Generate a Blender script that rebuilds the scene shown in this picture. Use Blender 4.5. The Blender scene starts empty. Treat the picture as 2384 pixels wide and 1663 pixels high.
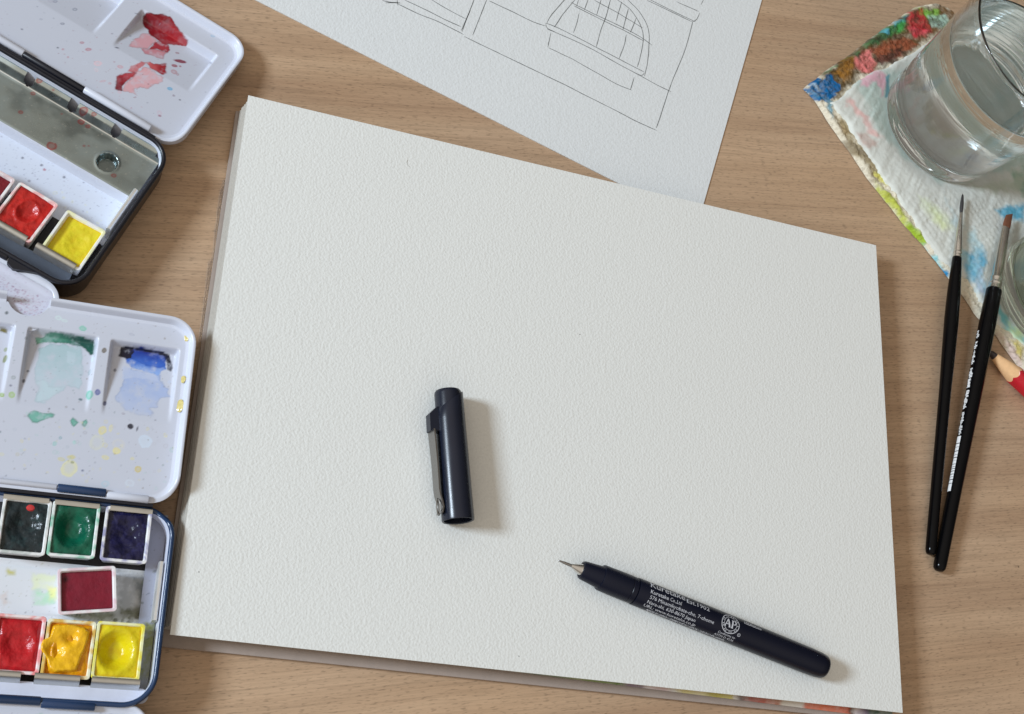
import bpy, math, random
import numpy as np
from mathutils import Vector, Matrix

# ------------------------------------------------------------------ camera, world, light
MM = 0.001                                    # everything below is written in millimetres
sc = bpy.context.scene
col = sc.collection
random.seed(7)
rng = np.random.default_rng(11)

CAM = np.array([-225.75175657210835, -138.10856659058624, 473.7249234902277])
RC = np.array([[0.9264307500801064, -0.12014816577775203, 0.3567779191125108],
               [0.002988489412173112, -0.945327886151362, -0.3261077377119884],
               [0.376453362632139, 0.30318246308920893, -0.8754217611175288]])
FP, PCX, PCY = 3050.0, 1192.0, 831.5          # focal length and centre in pixels of the 2384 wide photograph
cd = bpy.data.cameras.new('camera')
co = bpy.data.objects.new('camera', cd)
col.objects.link(co)
cd.sensor_width = 36.0
cd.lens = FP / 2384.0 * 36.0
cd.clip_start, cd.clip_end = 0.01, 20
mw = Matrix.Identity(4)
for i in range(3):
    mw[i][0], mw[i][1], mw[i][2], mw[i][3] = RC[0][i], -RC[1][i], -RC[2][i], CAM[i] * MM
co.matrix_world = mw
sc.camera = co

w = bpy.data.worlds.new('World')
sc.world = w
w.use_nodes = True
bg = w.node_tree.nodes['Background']
# the room: light ceiling, darker walls, all slightly warm
wn, wl_ = w.node_tree.nodes, w.node_tree.links
wtc = wn.new('ShaderNodeTexCoord'); wsx = wn.new('ShaderNodeSeparateXYZ'); wmr = wn.new('ShaderNodeMapRange'); wmx = wn.new('ShaderNodeMix')
wmx.data_type = 'RGBA'; wmr.interpolation_type = 'SMOOTHSTEP'
wl_.new(wtc.outputs['Generated'], wsx.inputs[0]); wl_.new(wsx.outputs['Z'], wmr.inputs['Value'])
wmr.inputs['From Min'].default_value = 0.0; wmr.inputs['From Max'].default_value = 0.75
wl_.new(wmr.outputs[0], wmx.inputs[0])
wmx.inputs[6].default_value = (0.19, 0.175, 0.155, 1)
wmx.inputs[7].default_value = (0.640, 0.570, 0.490, 1)
# the side away from the window lies in the dim depth of the room
wdp = wn.new('ShaderNodeVectorMath'); wdp.operation = 'DOT_PRODUCT'; wdp.inputs[1].default_value = (0.88, 0.42, -0.2)
wm2 = wn.new('ShaderNodeMapRange'); wm2.interpolation_type = 'SMOOTHSTEP'
wm2.inputs['From Min'].default_value = -0.35; wm2.inputs['From Max'].default_value = 0.65
wm2.inputs['To Min'].default_value = 1.0; wm2.inputs['To Max'].default_value = 0.22
wl_.new(wtc.outputs['Generated'], wdp.inputs[0]); wl_.new(wdp.outputs['Value'], wm2.inputs['Value'])
wsc = wn.new('ShaderNodeVectorMath'); wsc.operation = 'SCALE'
wl_.new(wmx.outputs[2], wsc.inputs[0]); wl_.new(wm2.outputs[0], wsc.inputs['Scale'])
wl_.new(wsc.outputs[0], bg.inputs[0])
bg.inputs[1].default_value = 0.98

LAZ, LEL, LD = math.radians(169.5), math.radians(31), 2.6
ld = bpy.data.lights.new('window_light', 'AREA')
ld.shape = 'RECTANGLE'
ld.size, ld.size_y = 0.48, 0.48
ld.energy = 57
ld.color = (0.74, 0.87, 1.0)
lo = bpy.data.objects.new('window_light', ld)
lp = Vector((math.cos(LEL) * math.cos(LAZ), math.cos(LEL) * math.sin(LAZ), math.sin(LEL))) * LD
lo.location = lp
lo.rotation_euler = lp.to_track_quat('Z', 'Y').to_euler()
col.objects.link(lo)

sc.view_settings.view_transform = 'Standard'
sc.view_settings.look = 'None'
sc.view_settings.exposure = 0.08
sc.view_settings.gamma = 1.0
sc.render.engine = 'CYCLES'
sc.cycles.use_denoising = True
sc.cycles.denoising_prefilter = 'ACCURATE'
sc.cycles.max_bounces = 28
sc.cycles.transmission_bounces = 28
sc.cycles.glossy_bounces = 12
sc.cycles.sample_clamp_indirect = 4.0
sc.cycles.blur_glossy = 0.6

# ------------------------------------------------------------------ helpers
def lin(r, g, b):
    f = lambda c: (c / 255 / 12.92) if c <= 10 else ((c / 255 + 0.055) / 1.055) ** 2.4
    return np.array([f(r), f(g), f(b)])

ILL = 0.76                                    # a photographed value over this is the surface's own colour
def alb(r, g, b):
    return np.minimum(lin(r, g, b) / ILL, 0.88)

def crop(x0, y0, wsrc, wz):
    k = wsrc / wz
    return lambda x, y: (x0 + x * k, y0 + y * k)
Z1 = crop(0, 0, 600, 2289)
Z2 = crop(0, 350, 600, 2289)
Z3 = crop(0, 650, 600, 2289)
Z4 = crop(0, 1050, 600, 1568)
Z5 = crop(600, 0, 1200, 2296)
Z6 = crop(1800, 0, 584, 2228)
Z7 = crop(1984, 380, 400, 1068)

class Frame:
    """A place in the scene: origin and three axes, in mm."""
    def __init__(s, o, u, n=(0, 0, 1)):
        s.o = np.array(o, float)
        s.u = np.array(u, float) / np.linalg.norm(u)
        v = np.cross(np.array(n, float), s.u)
        s.v = v / np.linalg.norm(v)
        s.n = np.cross(s.u, s.v)
    def px(s, p, h=0.0):                      # where the sight line through a photo pixel meets this frame's plane
        d = RC.T @ np.array([(p[0] - PCX) / FP, (p[1] - PCY) / FP, 1.0])
        t = (h - s.n @ (CAM - s.o)) / (s.n @ d)
        q = CAM + d * t - s.o
        return np.array([q @ s.u, q @ s.v])
    def pts(s, Z, L, h=0.0):
        return np.array([s.px(Z(*p), h) for p in L])
    def at(s, a, b, c):
        return s.o + s.u * a + s.v * b + s.n * c
    def mat(s):
        m = Matrix.Identity(4)
        for i in range(3):
            m[i][0], m[i][1], m[i][2], m[i][3] = s.u[i], s.v[i], s.n[i], s.o[i] * MM
        return m
    def tilted(s, a, b, c, deg):              # child frame turned about u
        t = math.radians(deg)
        f = Frame(s.at(a, b, c), s.u)
        v = s.v * math.cos(t) + s.n * math.sin(t)
        f.v, f.n = v, np.cross(s.u, v)
        return f
def flat(x, y, deg, z=0.0):
    a = math.radians(deg)
    return Frame((x, y, z), (math.cos(a), math.sin(a), 0))
WORLD = flat(0, 0, 0)

def tag(o, label=None, cat=None, group=None, kind=None):
    for k, v in (('label', label), ('category', cat), ('group', group), ('kind', kind)):
        if v: o[k] = v
    return o
def thing(name, label, cat, fr, group=None):
    o = bpy.data.objects.new(name, None)
    o.empty_display_size = 0.01
    col.objects.link(o)
    o.matrix_basis = fr.mat()
    return tag(o, label, cat, group, 'thing')
def obj(name, V, F, mat, parent=None, rel=None, smooth=30, colr=None, kind=None, mats=None, fmat=None):
    me = bpy.data.meshes.new(name)
    V = np.asarray(V, float) * MM
    me.from_pydata(V.tolist(), [], [tuple(map(int, f)) for f in F])
    if colr is not None:
        a = me.color_attributes.new('Col', 'FLOAT_COLOR', 'POINT')
        c4 = np.ones((len(V), 4), np.float32)
        c4[:, :3] = colr
        a.data.foreach_set('color', c4.ravel())
    me.materials.append(mat)
    for m in mats or (): me.materials.append(m)
    if fmat is not None: me.polygons.foreach_set('material_index', np.asarray(fmat, np.int32))
    if smooth:
        me.polygons.foreach_set('use_smooth', np.ones(len(me.polygons), bool))
        if smooth < 180: me.set_sharp_from_angle(angle=math.radians(smooth))
    me.update()
    o = bpy.data.objects.new(name, me)
    col.objects.link(o)
    if parent: o.parent = parent
    if rel is not None: o.matrix_basis = rel
    if kind: o['kind'] = kind
    return o
def relmat(parent_fr, child_fr):
    return parent_fr.mat().inverted() @ child_fr.mat()

class MB:
    """collects shapes into one mesh"""
    def __init__(s): s.V, s.F = [], []
    def add(s, V, F):
        k = len(s.V)
        s.V += [tuple(map(float, p)) for p in V]
        s.F += [tuple(i + k for i in f) for f in F]
        return s
    def loft(s, rings, cap0=False, cap1=False, closed=True):
        n = len(rings[0])
        V = [p for r in rings for p in r]
        F = []
        for i in range(len(rings) - 1):
            for j in range(n if closed else n - 1):
                a, b = i * n + j, i * n + (j + 1) % n
                F.append((a, b, b + n, a + n))
        if cap0: F.append(tuple(reversed(range(n))))
        if cap1: F.append(tuple(range((len(rings) - 1) * n, len(rings) * n)))
        return s.add(V, F)
    def box(s, x0, x1, y0, y1, z0, z1):
        V = [(x, y, z) for z in (z0, z1) for x, y in ((x0, y0), (x1, y0), (x1, y1), (x0, y1))]
        return s.add(V, [(3, 2, 1, 0), (4, 5, 6, 7), (0, 1, 5, 4), (1, 2, 6, 5), (2, 3, 7, 6), (3, 0, 4, 7)])
    def tube(s, P, r, n=10, caps=True):
        P = np.array(P, float)
        rings = []
        r = np.broadcast_to(r, (len(P),))
        for i, p in enumerate(P):
            t = P[min(i + 1, len(P) - 1)] - P[max(i - 1, 0)]
            t /= np.linalg.norm(t)
            a = np.cross(t, (0, 0, 1.0) if abs(t[2]) < .9 else (1.0, 0, 0)); a /= np.linalg.norm(a)
            b = np.cross(a, t)
            rings.append([p + r[i] * (a * math.cos(k) + b * math.sin(k)) for k in np.linspace(0, 2 * math.pi, n, endpoint=False)])
        return s.loft(rings, caps, caps)
    def build(s, name, mat, parent=None, **k): return obj(name, s.V, s.F, mat, parent, **k)

def rr(u0, u1, v0, v1, r, d=0.0, n=9):        # rounded rectangle, shrunk by d, anticlockwise
    u0, u1, v0, v1, r = u0 + d, u1 - d, v0 + d, v1 - d, max(r - d, .3)
    P = []
    for cx, cy, a0 in ((u1 - r, v0 + r, -90), (u1 - r, v1 - r, 0), (u0 + r, v1 - r, 90), (u0 + r, v0 + r, 180)):
        for k in range(n):
            a = math.radians(a0 + 90 * k / (n - 1))
            P.append((cx + r * math.cos(a), cy + r * math.sin(a)))
    return np.array(P)
def ring(P, z): return [(p[0], p[1], z(p) if callable(z) else z) for p in P]

def lathe(prof, n=40, axis='x', cap0=True, cap1=True):   # profile of (along, radius)
    a = np.linspace(0, 2 * math.pi, n, endpoint=False)
    rings = []
    for s_, r in prof:
        if axis == 'x': rings.append([(s_, r * math.sin(t), r * math.cos(t)) for t in -a])
        else: rings.append([(r * math.cos(t), r * math.sin(t), s_) for t in a])
    return MB().loft(rings, cap0, cap1)

def sstep(a, b, x):
    t = np.clip((np.asarray(x, float) - a) / (b - a), 0, 1)
    return t * t * (3 - 2 * t)
_TAB = rng.random((256, 256))
def vnoise(x, y):
    x, y = np.asarray(x, float), np.asarray(y, float)
    xi, yi = np.floor(x).astype(int), np.floor(y).astype(int)
    fx, fy = x - xi, y - yi
    fx, fy = fx * fx * (3 - 2 * fx), fy * fy * (3 - 2 * fy)
    g = lambda i, j: _TAB[(xi + i) & 255, (yi + j) & 255]
    return (g(0, 0) * (1 - fx) + g(1, 0) * fx) * (1 - fy) + (g(0, 1) * (1 - fx) + g(1, 1) * fx) * fy
def fbm(x, y, o=4, seed=0):
    s_, a, t = 0, .5, 0
    for i in range(o):
        s_ = s_ + a * vnoise(x * 2 ** i + 37.3 * (seed + i), y * 2 ** i + 91.7 * (seed + 2 * i)); t += a; a *= .5
    return s_ / t                              # 0..1
def sdist(P, x, y):                           # signed distance to a polygon, negative inside
    P = np.asarray(P, float)
    d = np.full(x.shape, 1e9); ins = np.zeros(x.shape, bool)
    for a, b in zip(P, np.roll(P, -1, 0)):
        e = b - a
        t = np.clip(((x - a[0]) * e[0] + (y - a[1]) * e[1]) / max(e @ e, 1e-12), 0, 1)
        d = np.minimum(d, np.hypot(x - a[0] - t * e[0], y - a[1] - t * e[1]))
        c = ((a[1] > y) != (b[1] > y)) & (x < (b[0] - a[0]) * (y - a[1]) / (b[1] - a[1] + 1e-12) + a[0])
        ins ^= c
    return np.where(ins, -d, d)

class Canvas:
    """a grid of vertices with its own colour per vertex: dried paint and stains that belong to the surface"""
    def __init__(s, x, y, base):
        s.x, s.y = x, y
        s.c = np.broadcast_to(np.asarray(base, float), x.shape + (3,)).copy()
    def _mask(s, lo, hi):
        return np.nonzero((s.x > lo[0]) & (s.x < hi[0]) & (s.y > lo[1]) & (s.y < hi[1]))
    def poly(s, P, c, a=1.0, soft=.35, warp=.7, wf=.5, edge=.35, ew=.45, tex=.3, tf=.35, seed=1, c2=None, grad=None):
        P = np.asarray(P, float)
        m = s._mask(P.min(0) - 3, P.max(0) + 3)
        x, y = s.x[m], s.y[m]
        wx = x + warp * 2 * (fbm(x * wf, y * wf, 4, seed) - .5)
        wy = y + warp * 2 * (fbm(x * wf, y * wf, 4, seed + 9) - .5)
        d = sdist(P, wx, wy)
        gr = fbm(x * 1.6, y * 1.6, 3, seed + 6)
        A = a * (1 - sstep(-soft, soft * .4, d)) * np.clip(1 + tex * (2.4 * (fbm(x * tf, y * tf, 4, seed + 3) - .5) + .9 * (gr - .5)), 0, 1.1)
        A = np.maximum(A, a * .85 * np.exp(-((d + .12) / .28) ** 2) * min(1, edge * 2) * sstep(.38, .62, fbm(x * .3, y * .3, 3, seed + 12)))
        C = np.broadcast_to(np.asarray(c, float), x.shape + (3,)).copy()
        if c2 is not None:                    # a second colour along a direction given by two points
            p, q = np.asarray(grad[0]), np.asarray(grad[1])
            t = np.clip(((x - p[0]) * (q - p)[0] + (y - p[1]) * (q - p)[1]) / ((q - p) @ (q - p)), 0, 1)
            t = sstep(0, 1, t + .5 * (fbm(x * .6, y * .6, 3, seed + 5) - .5))
            C = C * (1 - t[:, None]) + np.asarray(c2) * t[:, None]
        C *= (1 - edge * np.exp(-(d / ew) ** 2))[:, None]
        A = np.clip(A, 0, 1)[:, None]
        s.c[m] = s.c[m] * (1 - A) + C * A
    def dot(s, p, rx, ry, c, a=1.0, ang=0, ringy=0.4, seed=0, soft=.2):
        R = max(rx, ry) + 1
        m = s._mask((p[0] - R, p[1] - R), (p[0] + R, p[1] + R))
        x, y = s.x[m] - p[0], s.y[m] - p[1]
        ca, sa = math.cos(ang), math.sin(ang)
        e = np.hypot((x * ca + y * sa) / rx, (-x * sa + y * ca) / ry)
        e = e * (1 + .35 * (fbm(s.x[m] * .9, s.y[m] * .9, 2, seed) - .5))
        k = min(rx, ry)
        A = a * (1 - sstep(1 - soft / k, 1 + soft / k, e)) * (1 - ringy + ringy * sstep(.35, 1.0, e))
        A = np.clip(A, 0, 1)[:, None]
        s.c[m] = s.c[m] * (1 - A) + np.asarray(c) * A
    def specks(s, n, box, cols, r=(.12, .4), a=(.3, .9), seed=0, ringy=.3):
        g = random.Random(seed)
        for i in range(n):
            q = (g.uniform(box[0], box[1]), g.uniform(box[2], box[3]))
            r0 = r[0] + (r[1] - r[0]) * g.random() ** 2.5
            s.dot(q, r0, r0 * g.uniform(.6, 1.2), g.choice(cols), g.uniform(*a), g.uniform(0, 3), ringy, seed=i, soft=.15)

def gridmesh(X, Y, Zz, keep=None):
    ny, nx = X.shape
    V = np.stack([X.ravel(), Y.ravel(), Zz.ravel()], 1)
    i = np.arange(ny * nx).reshape(ny, nx)
    F = np.stack([i[:-1, :-1], i[:-1, 1:], i[1:, 1:], i[1:, :-1]], -1)
    if keep is not None: F = F[keep]
    return V, F.reshape(-1, 4)
def grid(u0, u1, v0, v1, st):
    nu, nv = max(2, round((u1 - u0) / st) + 1), max(2, round((v1 - v0) / st) + 1)
    return np.meshgrid(np.linspace(u0, u1, nu), np.linspace(v0, v1, nv))

# ------------------------------------------------------------------ materials
class NT:
    def __init__(s, name):
        s.m = bpy.data.materials.new(name); s.m.use_nodes = True
        s.t = s.m.node_tree; s.b = s.t.nodes['Principled BSDF']
        s.co = None
    def n(s, typ, **k):
        x = s.t.nodes.new(typ)
        for a, v in k.items(): setattr(x, a, v)
        return x
    def l(s, a, b): s.t.links.new(a, b)
    def coord(s):
        if not s.co: s.co = s.n('ShaderNodeTexCoord').outputs['Object']
        return s.co
    def noise(s, scale, detail=3, rough=.55, dist=0, vec=None):
        x = s.n('ShaderNodeTexNoise')
        if isinstance(scale, tuple):
            mp = s.n('ShaderNodeMapping'); mp.inputs['Scale'].default_value = scale
            s.l(vec or s.coord(), mp.inputs[0]); v = mp.outputs[0]; x.inputs['Scale'].default_value = 1
        else:
            v = vec or s.coord(); x.inputs['Scale'].default_value = scale
        s.l(v, x.inputs['Vector'])
        x.inputs['Detail'].default_value = detail; x.inputs['Roughness'].default_value = rough; x.inputs['Distortion'].default_value = dist
        return x.outputs['Fac']
    def ramp(s, fac, stops):
        x = s.n('ShaderNodeValToRGB'); e = x.color_ramp.elements
        while len(e) < len(stops): e.new(.5)
        for el, (p, c) in zip(e, stops):
            el.position = p; el.color = (*c, 1) if not np.isscalar(c) else (c, c, c, 1)
        s.l(fac, x.inputs[0]); return x.outputs[0]
    def mix(s, a, b, fac, mode='MIX'):
        x = s.n('ShaderNodeMix', data_type='RGBA', blend_type=mode)
        for v, i in ((fac, 0), (a, 6), (b, 7)):
            if hasattr(v, 'links'): s.l(v, x.inputs[i])
            elif np.isscalar(v): x.inputs[i].default_value = v
            else: x.inputs[i].default_value = (*v, 1)
        return x.outputs[2]
    def bump(s, h, dist, strength=1.0, chain=None):
        x = s.n('ShaderNodeBump'); x.inputs['Distance'].default_value = dist; x.inputs['Strength'].default_value = strength
        s.l(h, x.inputs['Height'])
        if chain: s.l(chain, x.inputs['Normal'])
        return x.outputs[0]
    def done(s, base=None, rough=None, metal=0, normal=None, spec=None, ior=None, trans=0, coat=0, sss=0):
        b = s.b.inputs
        for v, k in ((base, 'Base Color'), (rough, 'Roughness')):
            if v is None: continue
            if hasattr(v, 'links'): s.l(v, b[k])
            else: b[k].default_value = v if np.isscalar(v) else (*v, 1)
        b['Metallic'].default_value = metal
        if normal: s.l(normal, b['Normal'])
        if spec is not None: b['Specular IOR Level'].default_value = spec
        if ior: b['IOR'].default_value = ior
        b['Transmission Weight'].default_value = trans
        if coat: b['Coat Weight'].default_value = coat; b['Coat Roughness'].default_value = .08
        if sss: b['Subsurface Weight'].default_value = sss; b['Subsurface Radius'].default_value = (1, 1, 1); b['Subsurface Scale'].default_value = .001
        return s.m
    def attr(s):
        x = s.n('ShaderNodeAttribute'); x.attribute_name = 'Col'; return x.outputs['Color']

def m_wood():
    t = NT('beech_laminate')
    c = t.coord()
    wob = t.noise((9, 20, 1), 2)
    sub = t.n('ShaderNodeMath', operation='SUBTRACT'); t.l(wob, sub.inputs[0]); sub.inputs[1].default_value = .5
    mul = t.n('ShaderNodeMath', operation='MULTIPLY'); t.l(sub.outputs[0], mul.inputs[0]); mul.inputs[1].default_value = .004
    cmb = t.n('ShaderNodeCombineXYZ'); t.l(mul.outputs[0], cmb.inputs[1])
    add = t.n('ShaderNodeVectorMath', operation='ADD'); t.l(c, add.inputs[0]); t.l(cmb.outputs[0], add.inputs[1])
    v = add.outputs[0]
    broad = t.noise((3.2, 60, 1), 4, .6, vec=v)
    fine = t.noise((10, 520, 1), 4, .65, vec=v)
    hair = t.noise((45, 1500, 1), 2, .5, vec=v)
    pore = t.noise((330, 1700, 1), 1.5, .5, vec=v)
    patch = t.noise((7, 14, 1), 2)
    a = t.ramp(broad, [(.25, lin(161, 132, 106) / .84), (.5, lin(177, 149, 121) / .84), (.75, lin(191, 163, 134) / .84)])
    a = t.mix(a, t.ramp(fine, [(.3, .80), (.46, .98), (.7, 1.06)]), .8, 'MULTIPLY')
    a = t.mix(a, t.ramp(hair, [(.3, .8), (.55, 1.0), (.8, 1.1)]), .7, 'MULTIPLY')
    a = t.mix(a, t.ramp(pore, [(.565, 1.0), (.70, .60)]), .8, 'MULTIPLY')
    a = t.mix(a, t.ramp(patch, [(.3, (1.02, .99, .96)), (.7, (.98, .99, 1.03))]), .8, 'MULTIPLY')
    # a few dark crumbs and specks of dirt
    vo = t.n('ShaderNodeTexVoronoi'); vo.inputs['Scale'].default_value = 42; t.l(c, vo.inputs['Vector'])
    spk = t.ramp(vo.outputs['Distance'], [(.016, .35), (.03, 1.0)])
    a = t.mix(a, spk, 1.0, 'MULTIPLY')
    n = t.bump(fine, .00006, .6)
    n = t.bump(pore, .00008, .6, n)
    return t.done(a, t.ramp(broad, [(.3, .42), (.7, .55)]), normal=n, spec=.35)

def m_paper(name, c, scale=560, dist=.00022, tint=True):
    t = NT(name)
    a = t.noise(scale * 1.05, 1.2, .45)
    b = t.noise(scale * .5, 1, .5)
    f = t.noise(scale * 3.2, 2, .6)
    big = t.noise(14, 2, .5)
    base = t.mix(c * .99, c * 1.01, big)
    base = t.mix(base, t.ramp(a, [(.28, .955), (.55, 1.0)]), 1.0, 'MULTIPLY')
    n = t.bump(b, dist * .5)
    n = t.bump(a, dist * 1.15, 1, n)
    n = t.bump(f, dist * .22, 1, n)
    return t.done(base, .92, normal=n, spec=.12)

def m_attr(name, rough=.35, bump=0, bscale=400, spec=.5, coat=0, metal=0, sss=0, rvar=None, b2=None):
    t = NT(name)
    n = None
    if bump: n = t.bump(t.noise(bscale, 3, .6), bump)
    if b2: n = t.bump(t.noise(b2[0], 3, .6), b2[1], 1, n)
    r = rough
    if rvar: r = t.ramp(t.noise(rvar[0], 3, .6), [(.3, rvar[1]), (.7, rvar[2])])
    return t.done(t.attr(), r, metal, n, spec, coat=coat, sss=sss)

def m_plain(name, c, rough, metal=0, spec=.5, bump=0, bscale=600, var=.06, vscale=60, coat=0, trans=0, ior=None, rv=.05):
    t = NT(name)
    f = t.noise(vscale, 3, .6)
    base = t.mix(np.asarray(c) * (1 - var), np.minimum(np.asarray(c) * (1 + var), 1), f)
    n = t.bump(t.noise(bscale, 3, .6), bump) if bump else None
    r = t.ramp(f, [(.3, max(rough - rv, .01)), (.7, rough + rv)])
    return t.done(base, r, metal, n, spec, ior=ior, trans=trans, coat=coat)

M = {}
M['wood'] = m_wood()
M['pad_paper'] = m_paper('cold_pressed_paper', alb(207, 208, 205), 980, .00015)
M['page'] = m_paper('shaded_page_paper', alb(172, 168, 161), 700, .0001)  # lower pages catch less light; that shade is put into this colour
M['sheet'] = m_paper('sketch_paper', alb(202, 205, 206), 1000, .00013)
M['board'] = m_plain('grey_chipboard', alb(150, 138, 130), .9, spec=.15, bump=.00008, bscale=900, var=.10, vscale=240)
M['print'] = m_attr('printed_page', .6)
M['glue'] = m_plain('dried_glue_film', (.86, .80, .72), .25, trans=.88, ior=1.2, var=.1)
M['stray_hair'] = m_plain('pale_stray_hair', alb(140, 138, 132), .6)
M['graphite'] = m_plain('graphite', alb(112, 114, 114), .6, var=.35, vscale=700, spec=.3)
M['navy'] = m_plain('navy_plastic', lin(23, 28, 43), .24, spec=.46, bump=.000012, bscale=2200, var=.08)
M['navy_dark'] = m_plain('dark_navy_plastic', lin(14, 18, 34), .30, spec=.26, bump=.00001, bscale=1800, var=.08)
M['ink'] = m_plain('silver_grey_print', alb(176, 178, 184), .6, var=.14, vscale=900, spec=.2)
M['white_ink'] = m_plain('white_print', alb(222, 222, 220), .5, var=.1, vscale=900, spec=.3)
M['steel'] = m_plain('polished_steel', (.66, .65, .63), .20, 1, var=.06, vscale=300)
M['clip'] = m_plain('satin_steel_clip', (.30, .29, .28), .32, 1, var=.05, vscale=300)
M['tab'] = m_plain('bright_spring_steel', (.60, .60, .57), .34, 1, var=.1, vscale=200)
M['clip_bright'] = m_plain('bright_clip_steel', (.86, .86, .84), .42, .8, var=.06, vscale=200)
M['gap_shade'] = m_plain('gap_shade_grey', lin(42, 42, 46), .5, var=.2)  # dark colour stands in for the shade between the pans
M['nickel'] = m_plain('nickel_ferrule', (.70, .68, .64), .19, 1, var=.06, vscale=200)
M['black_lacquer'] = m_plain('black_lacquer', lin(7, 7, 9), .16, spec=.16, var=.3, vscale=150, rv=.03)
M['hair_dark'] = m_plain('dark_hair', lin(62, 60, 60), .5, bump=.0001, bscale=1500, var=.3, vscale=900)
M['hair_brown'] = m_plain('brown_hair', lin(128, 82, 60), .42, bump=.00008, bscale=1500, var=.25, vscale=900)
M['red_lacquer'] = m_plain('red_lacquer', alb(176, 22, 38), .25, spec=.5, var=.06)
M['cedar'] = m_plain('cedar_wood', alb(214, 172, 128), .7, spec=.2, bump=.00005, bscale=1200, var=.14, vscale=500)
M['lead'] = m_plain('pencil_lead', lin(58, 46, 46), .45, var=.2)
M['enamel'] = m_attr('white_enamel', .28, bump=.00001, bscale=900, spec=.5)
M['enamel_rim'] = m_plain('white_enamel_rim', alb(187, 191, 203), .25, spec=.5, var=.03)
M['black_tin'] = m_plain('black_painted_tin', lin(22, 24, 34), .34, spec=.5, var=.15, vscale=120)
M['blue_tin'] = m_plain('blue_painted_tin', lin(30, 58, 96), .28, spec=.5, var=.12, vscale=90, coat=.2)
M['tinplate'] = m_attr('bare_tinplate', .3, bump=.00002, bscale=500, metal=1, rvar=(90, .22, .42))
M['grey_tin'] = m_plain('grey_sheet_metal', (.27, .31, .37), .34, .85, var=.08, vscale=80)
M['pan'] = m_attr('white_pan_plastic', .35, spec=.4, sss=.1)
M['paint_wet'] = m_attr('glossy_paint_cake', .22, bump=.00022, bscale=700, spec=.42, rvar=(260, .13, .34), b2=(2600, .00003))
M['paint_dry'] = m_attr('matt_paint_cake', .42, bump=.00014, bscale=800, spec=.35, rvar=(200, .38, .65), b2=(2600, .00006))
M['cloth'] = m_attr('stained_cloth', .9, bump=.0009, bscale=620, spec=.1, b2=(1500, .00025))
M['tissue'] = m_attr('kitchen_tissue', .85, bump=.00016, bscale=800, spec=.12, b2=(2000, .0001))
t = NT('clear_glass'); M['glass'] = t.done((.965, .99, 1.0), .008, normal=t.bump(t.noise((22, 22, 420), 2, .5), .00009), spec=.5, ior=1.5, trans=1)
t = NT('green_glass'); M['glass2'] = t.done((.90, .96, .92), .02, spec=.5, ior=1.5, trans=1)
t = NT('water'); M['water'] = t.done((.94, .985, 1.0), .0, ior=1.333, trans=1)
t = NT('cloudy_water'); M['water2'] = t.done((.86, .93, .86), .05, ior=1.333, trans=1)

# ------------------------------------------------------------------ table
X, Y = grid(-900, 900, -700, 900, 100)
V, F = gridmesh(X, Y, X * 0)
tag(obj('table_surface', V, F, M['wood']), 'light beech table top with fine dark grain', 'table', kind='structure')

# ------------------------------------------------------------------ sketch pad
PAD = flat(0, 0, -10.5)
pad = thing('sketch_pad', 'large open pad of blank white watercolour paper on a grey board', 'sketch pad', PAD)
HW, HH, PT = 148.5, 107.15, 11.5
def sheet(name, dx, dy, z0, z1, mat, ex=0, ey=0, rot=0.0, bow=0.0, **k):
    X, Y = grid(-HW - ex, HW + ex, -HH - ey, HH + ey, 6)
    a = math.radians(rot)
    sag = bow * (1 - (X / HW) ** 2) * 0
    Xr, Yr = X * math.cos(a) - Y * math.sin(a) + dx, X * math.sin(a) + Y * math.cos(a) + dy
    Vt, Ft = gridmesh(Xr, Yr, X * 0 + z1)
    n0 = len(Vt)
    ny, nx = X.shape
    idx = np.arange(ny * nx).reshape(ny, nx)
    loop = list(idx[0, :]) + list(idx[1:, -1]) + list(idx[-1, -2::-1]) + list(idx[-2:0, 0])
    low = Vt[loop].copy(); low[:, 2] = z0
    Vv = np.vstack([Vt, low])
    Fs = [tuple(f) for f in Ft]
    m = len(loop)
    for i in range(m):
        j = (i + 1) % m
        Fs.append((loop[i], n0 + i, n0 + j, loop[j]))
    Fs.append(tuple(n0 + i for i in range(m))[::-1])
    return obj(name, Vv, Fs, mat, pad, smooth=20, **k)
sheet('backing_board', -3.0, -2.9, .7, 2.5, M['board'])
ps = sheet('painted_page', 1.5, -1.45, 2.65, 3.05, M['print'], ex=-.35, colr=(0.6, 0.6, 0.58))
# the picture on the painted page shows only along its lower and right edges
me = ps.data
n = len(me.vertices)
bands = [(1190, (176, 172, 164)), (1245, (92, 112, 98)), (1300, (98, 122, 92)), (1340, (120, 140, 80)), (1400, (112, 138, 70)), (1450, (96, 124, 74)), (1466, (104, 72, 112)), (1496, (92, 66, 104)), (1506, (214, 206, 210)),
         (1540, (200, 176, 180)), (1575, (216, 212, 206)), (1590, (206, 196, 120)), (1640, (214, 206, 160)), (1652, (176, 168, 70)), (1705, (190, 180, 84)), (1712, (206, 202, 196)), (1724, (66, 48, 52)), (1745, (150, 74, 66)), (1775, (168, 90, 76)),
         (1812, (158, 92, 62)), (1822, (198, 190, 176)), (1866, (206, 200, 192)), (1874, (200, 84, 40)), (1920, (208, 92, 44)), (1972, (196, 80, 38)), (1980, (84, 60, 46)), (1992, (196, 186, 190)), (2012, (112, 96, 120)), (2030, (62, 86, 74)), (2110, (56, 78, 66))]
xs = np.array([PAD.px((b[0], 1540 + (b[0] - 1190) * .125), 3)[0] for b in bands])
cs = np.array([alb(*b[1]) for b in bands])
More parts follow.
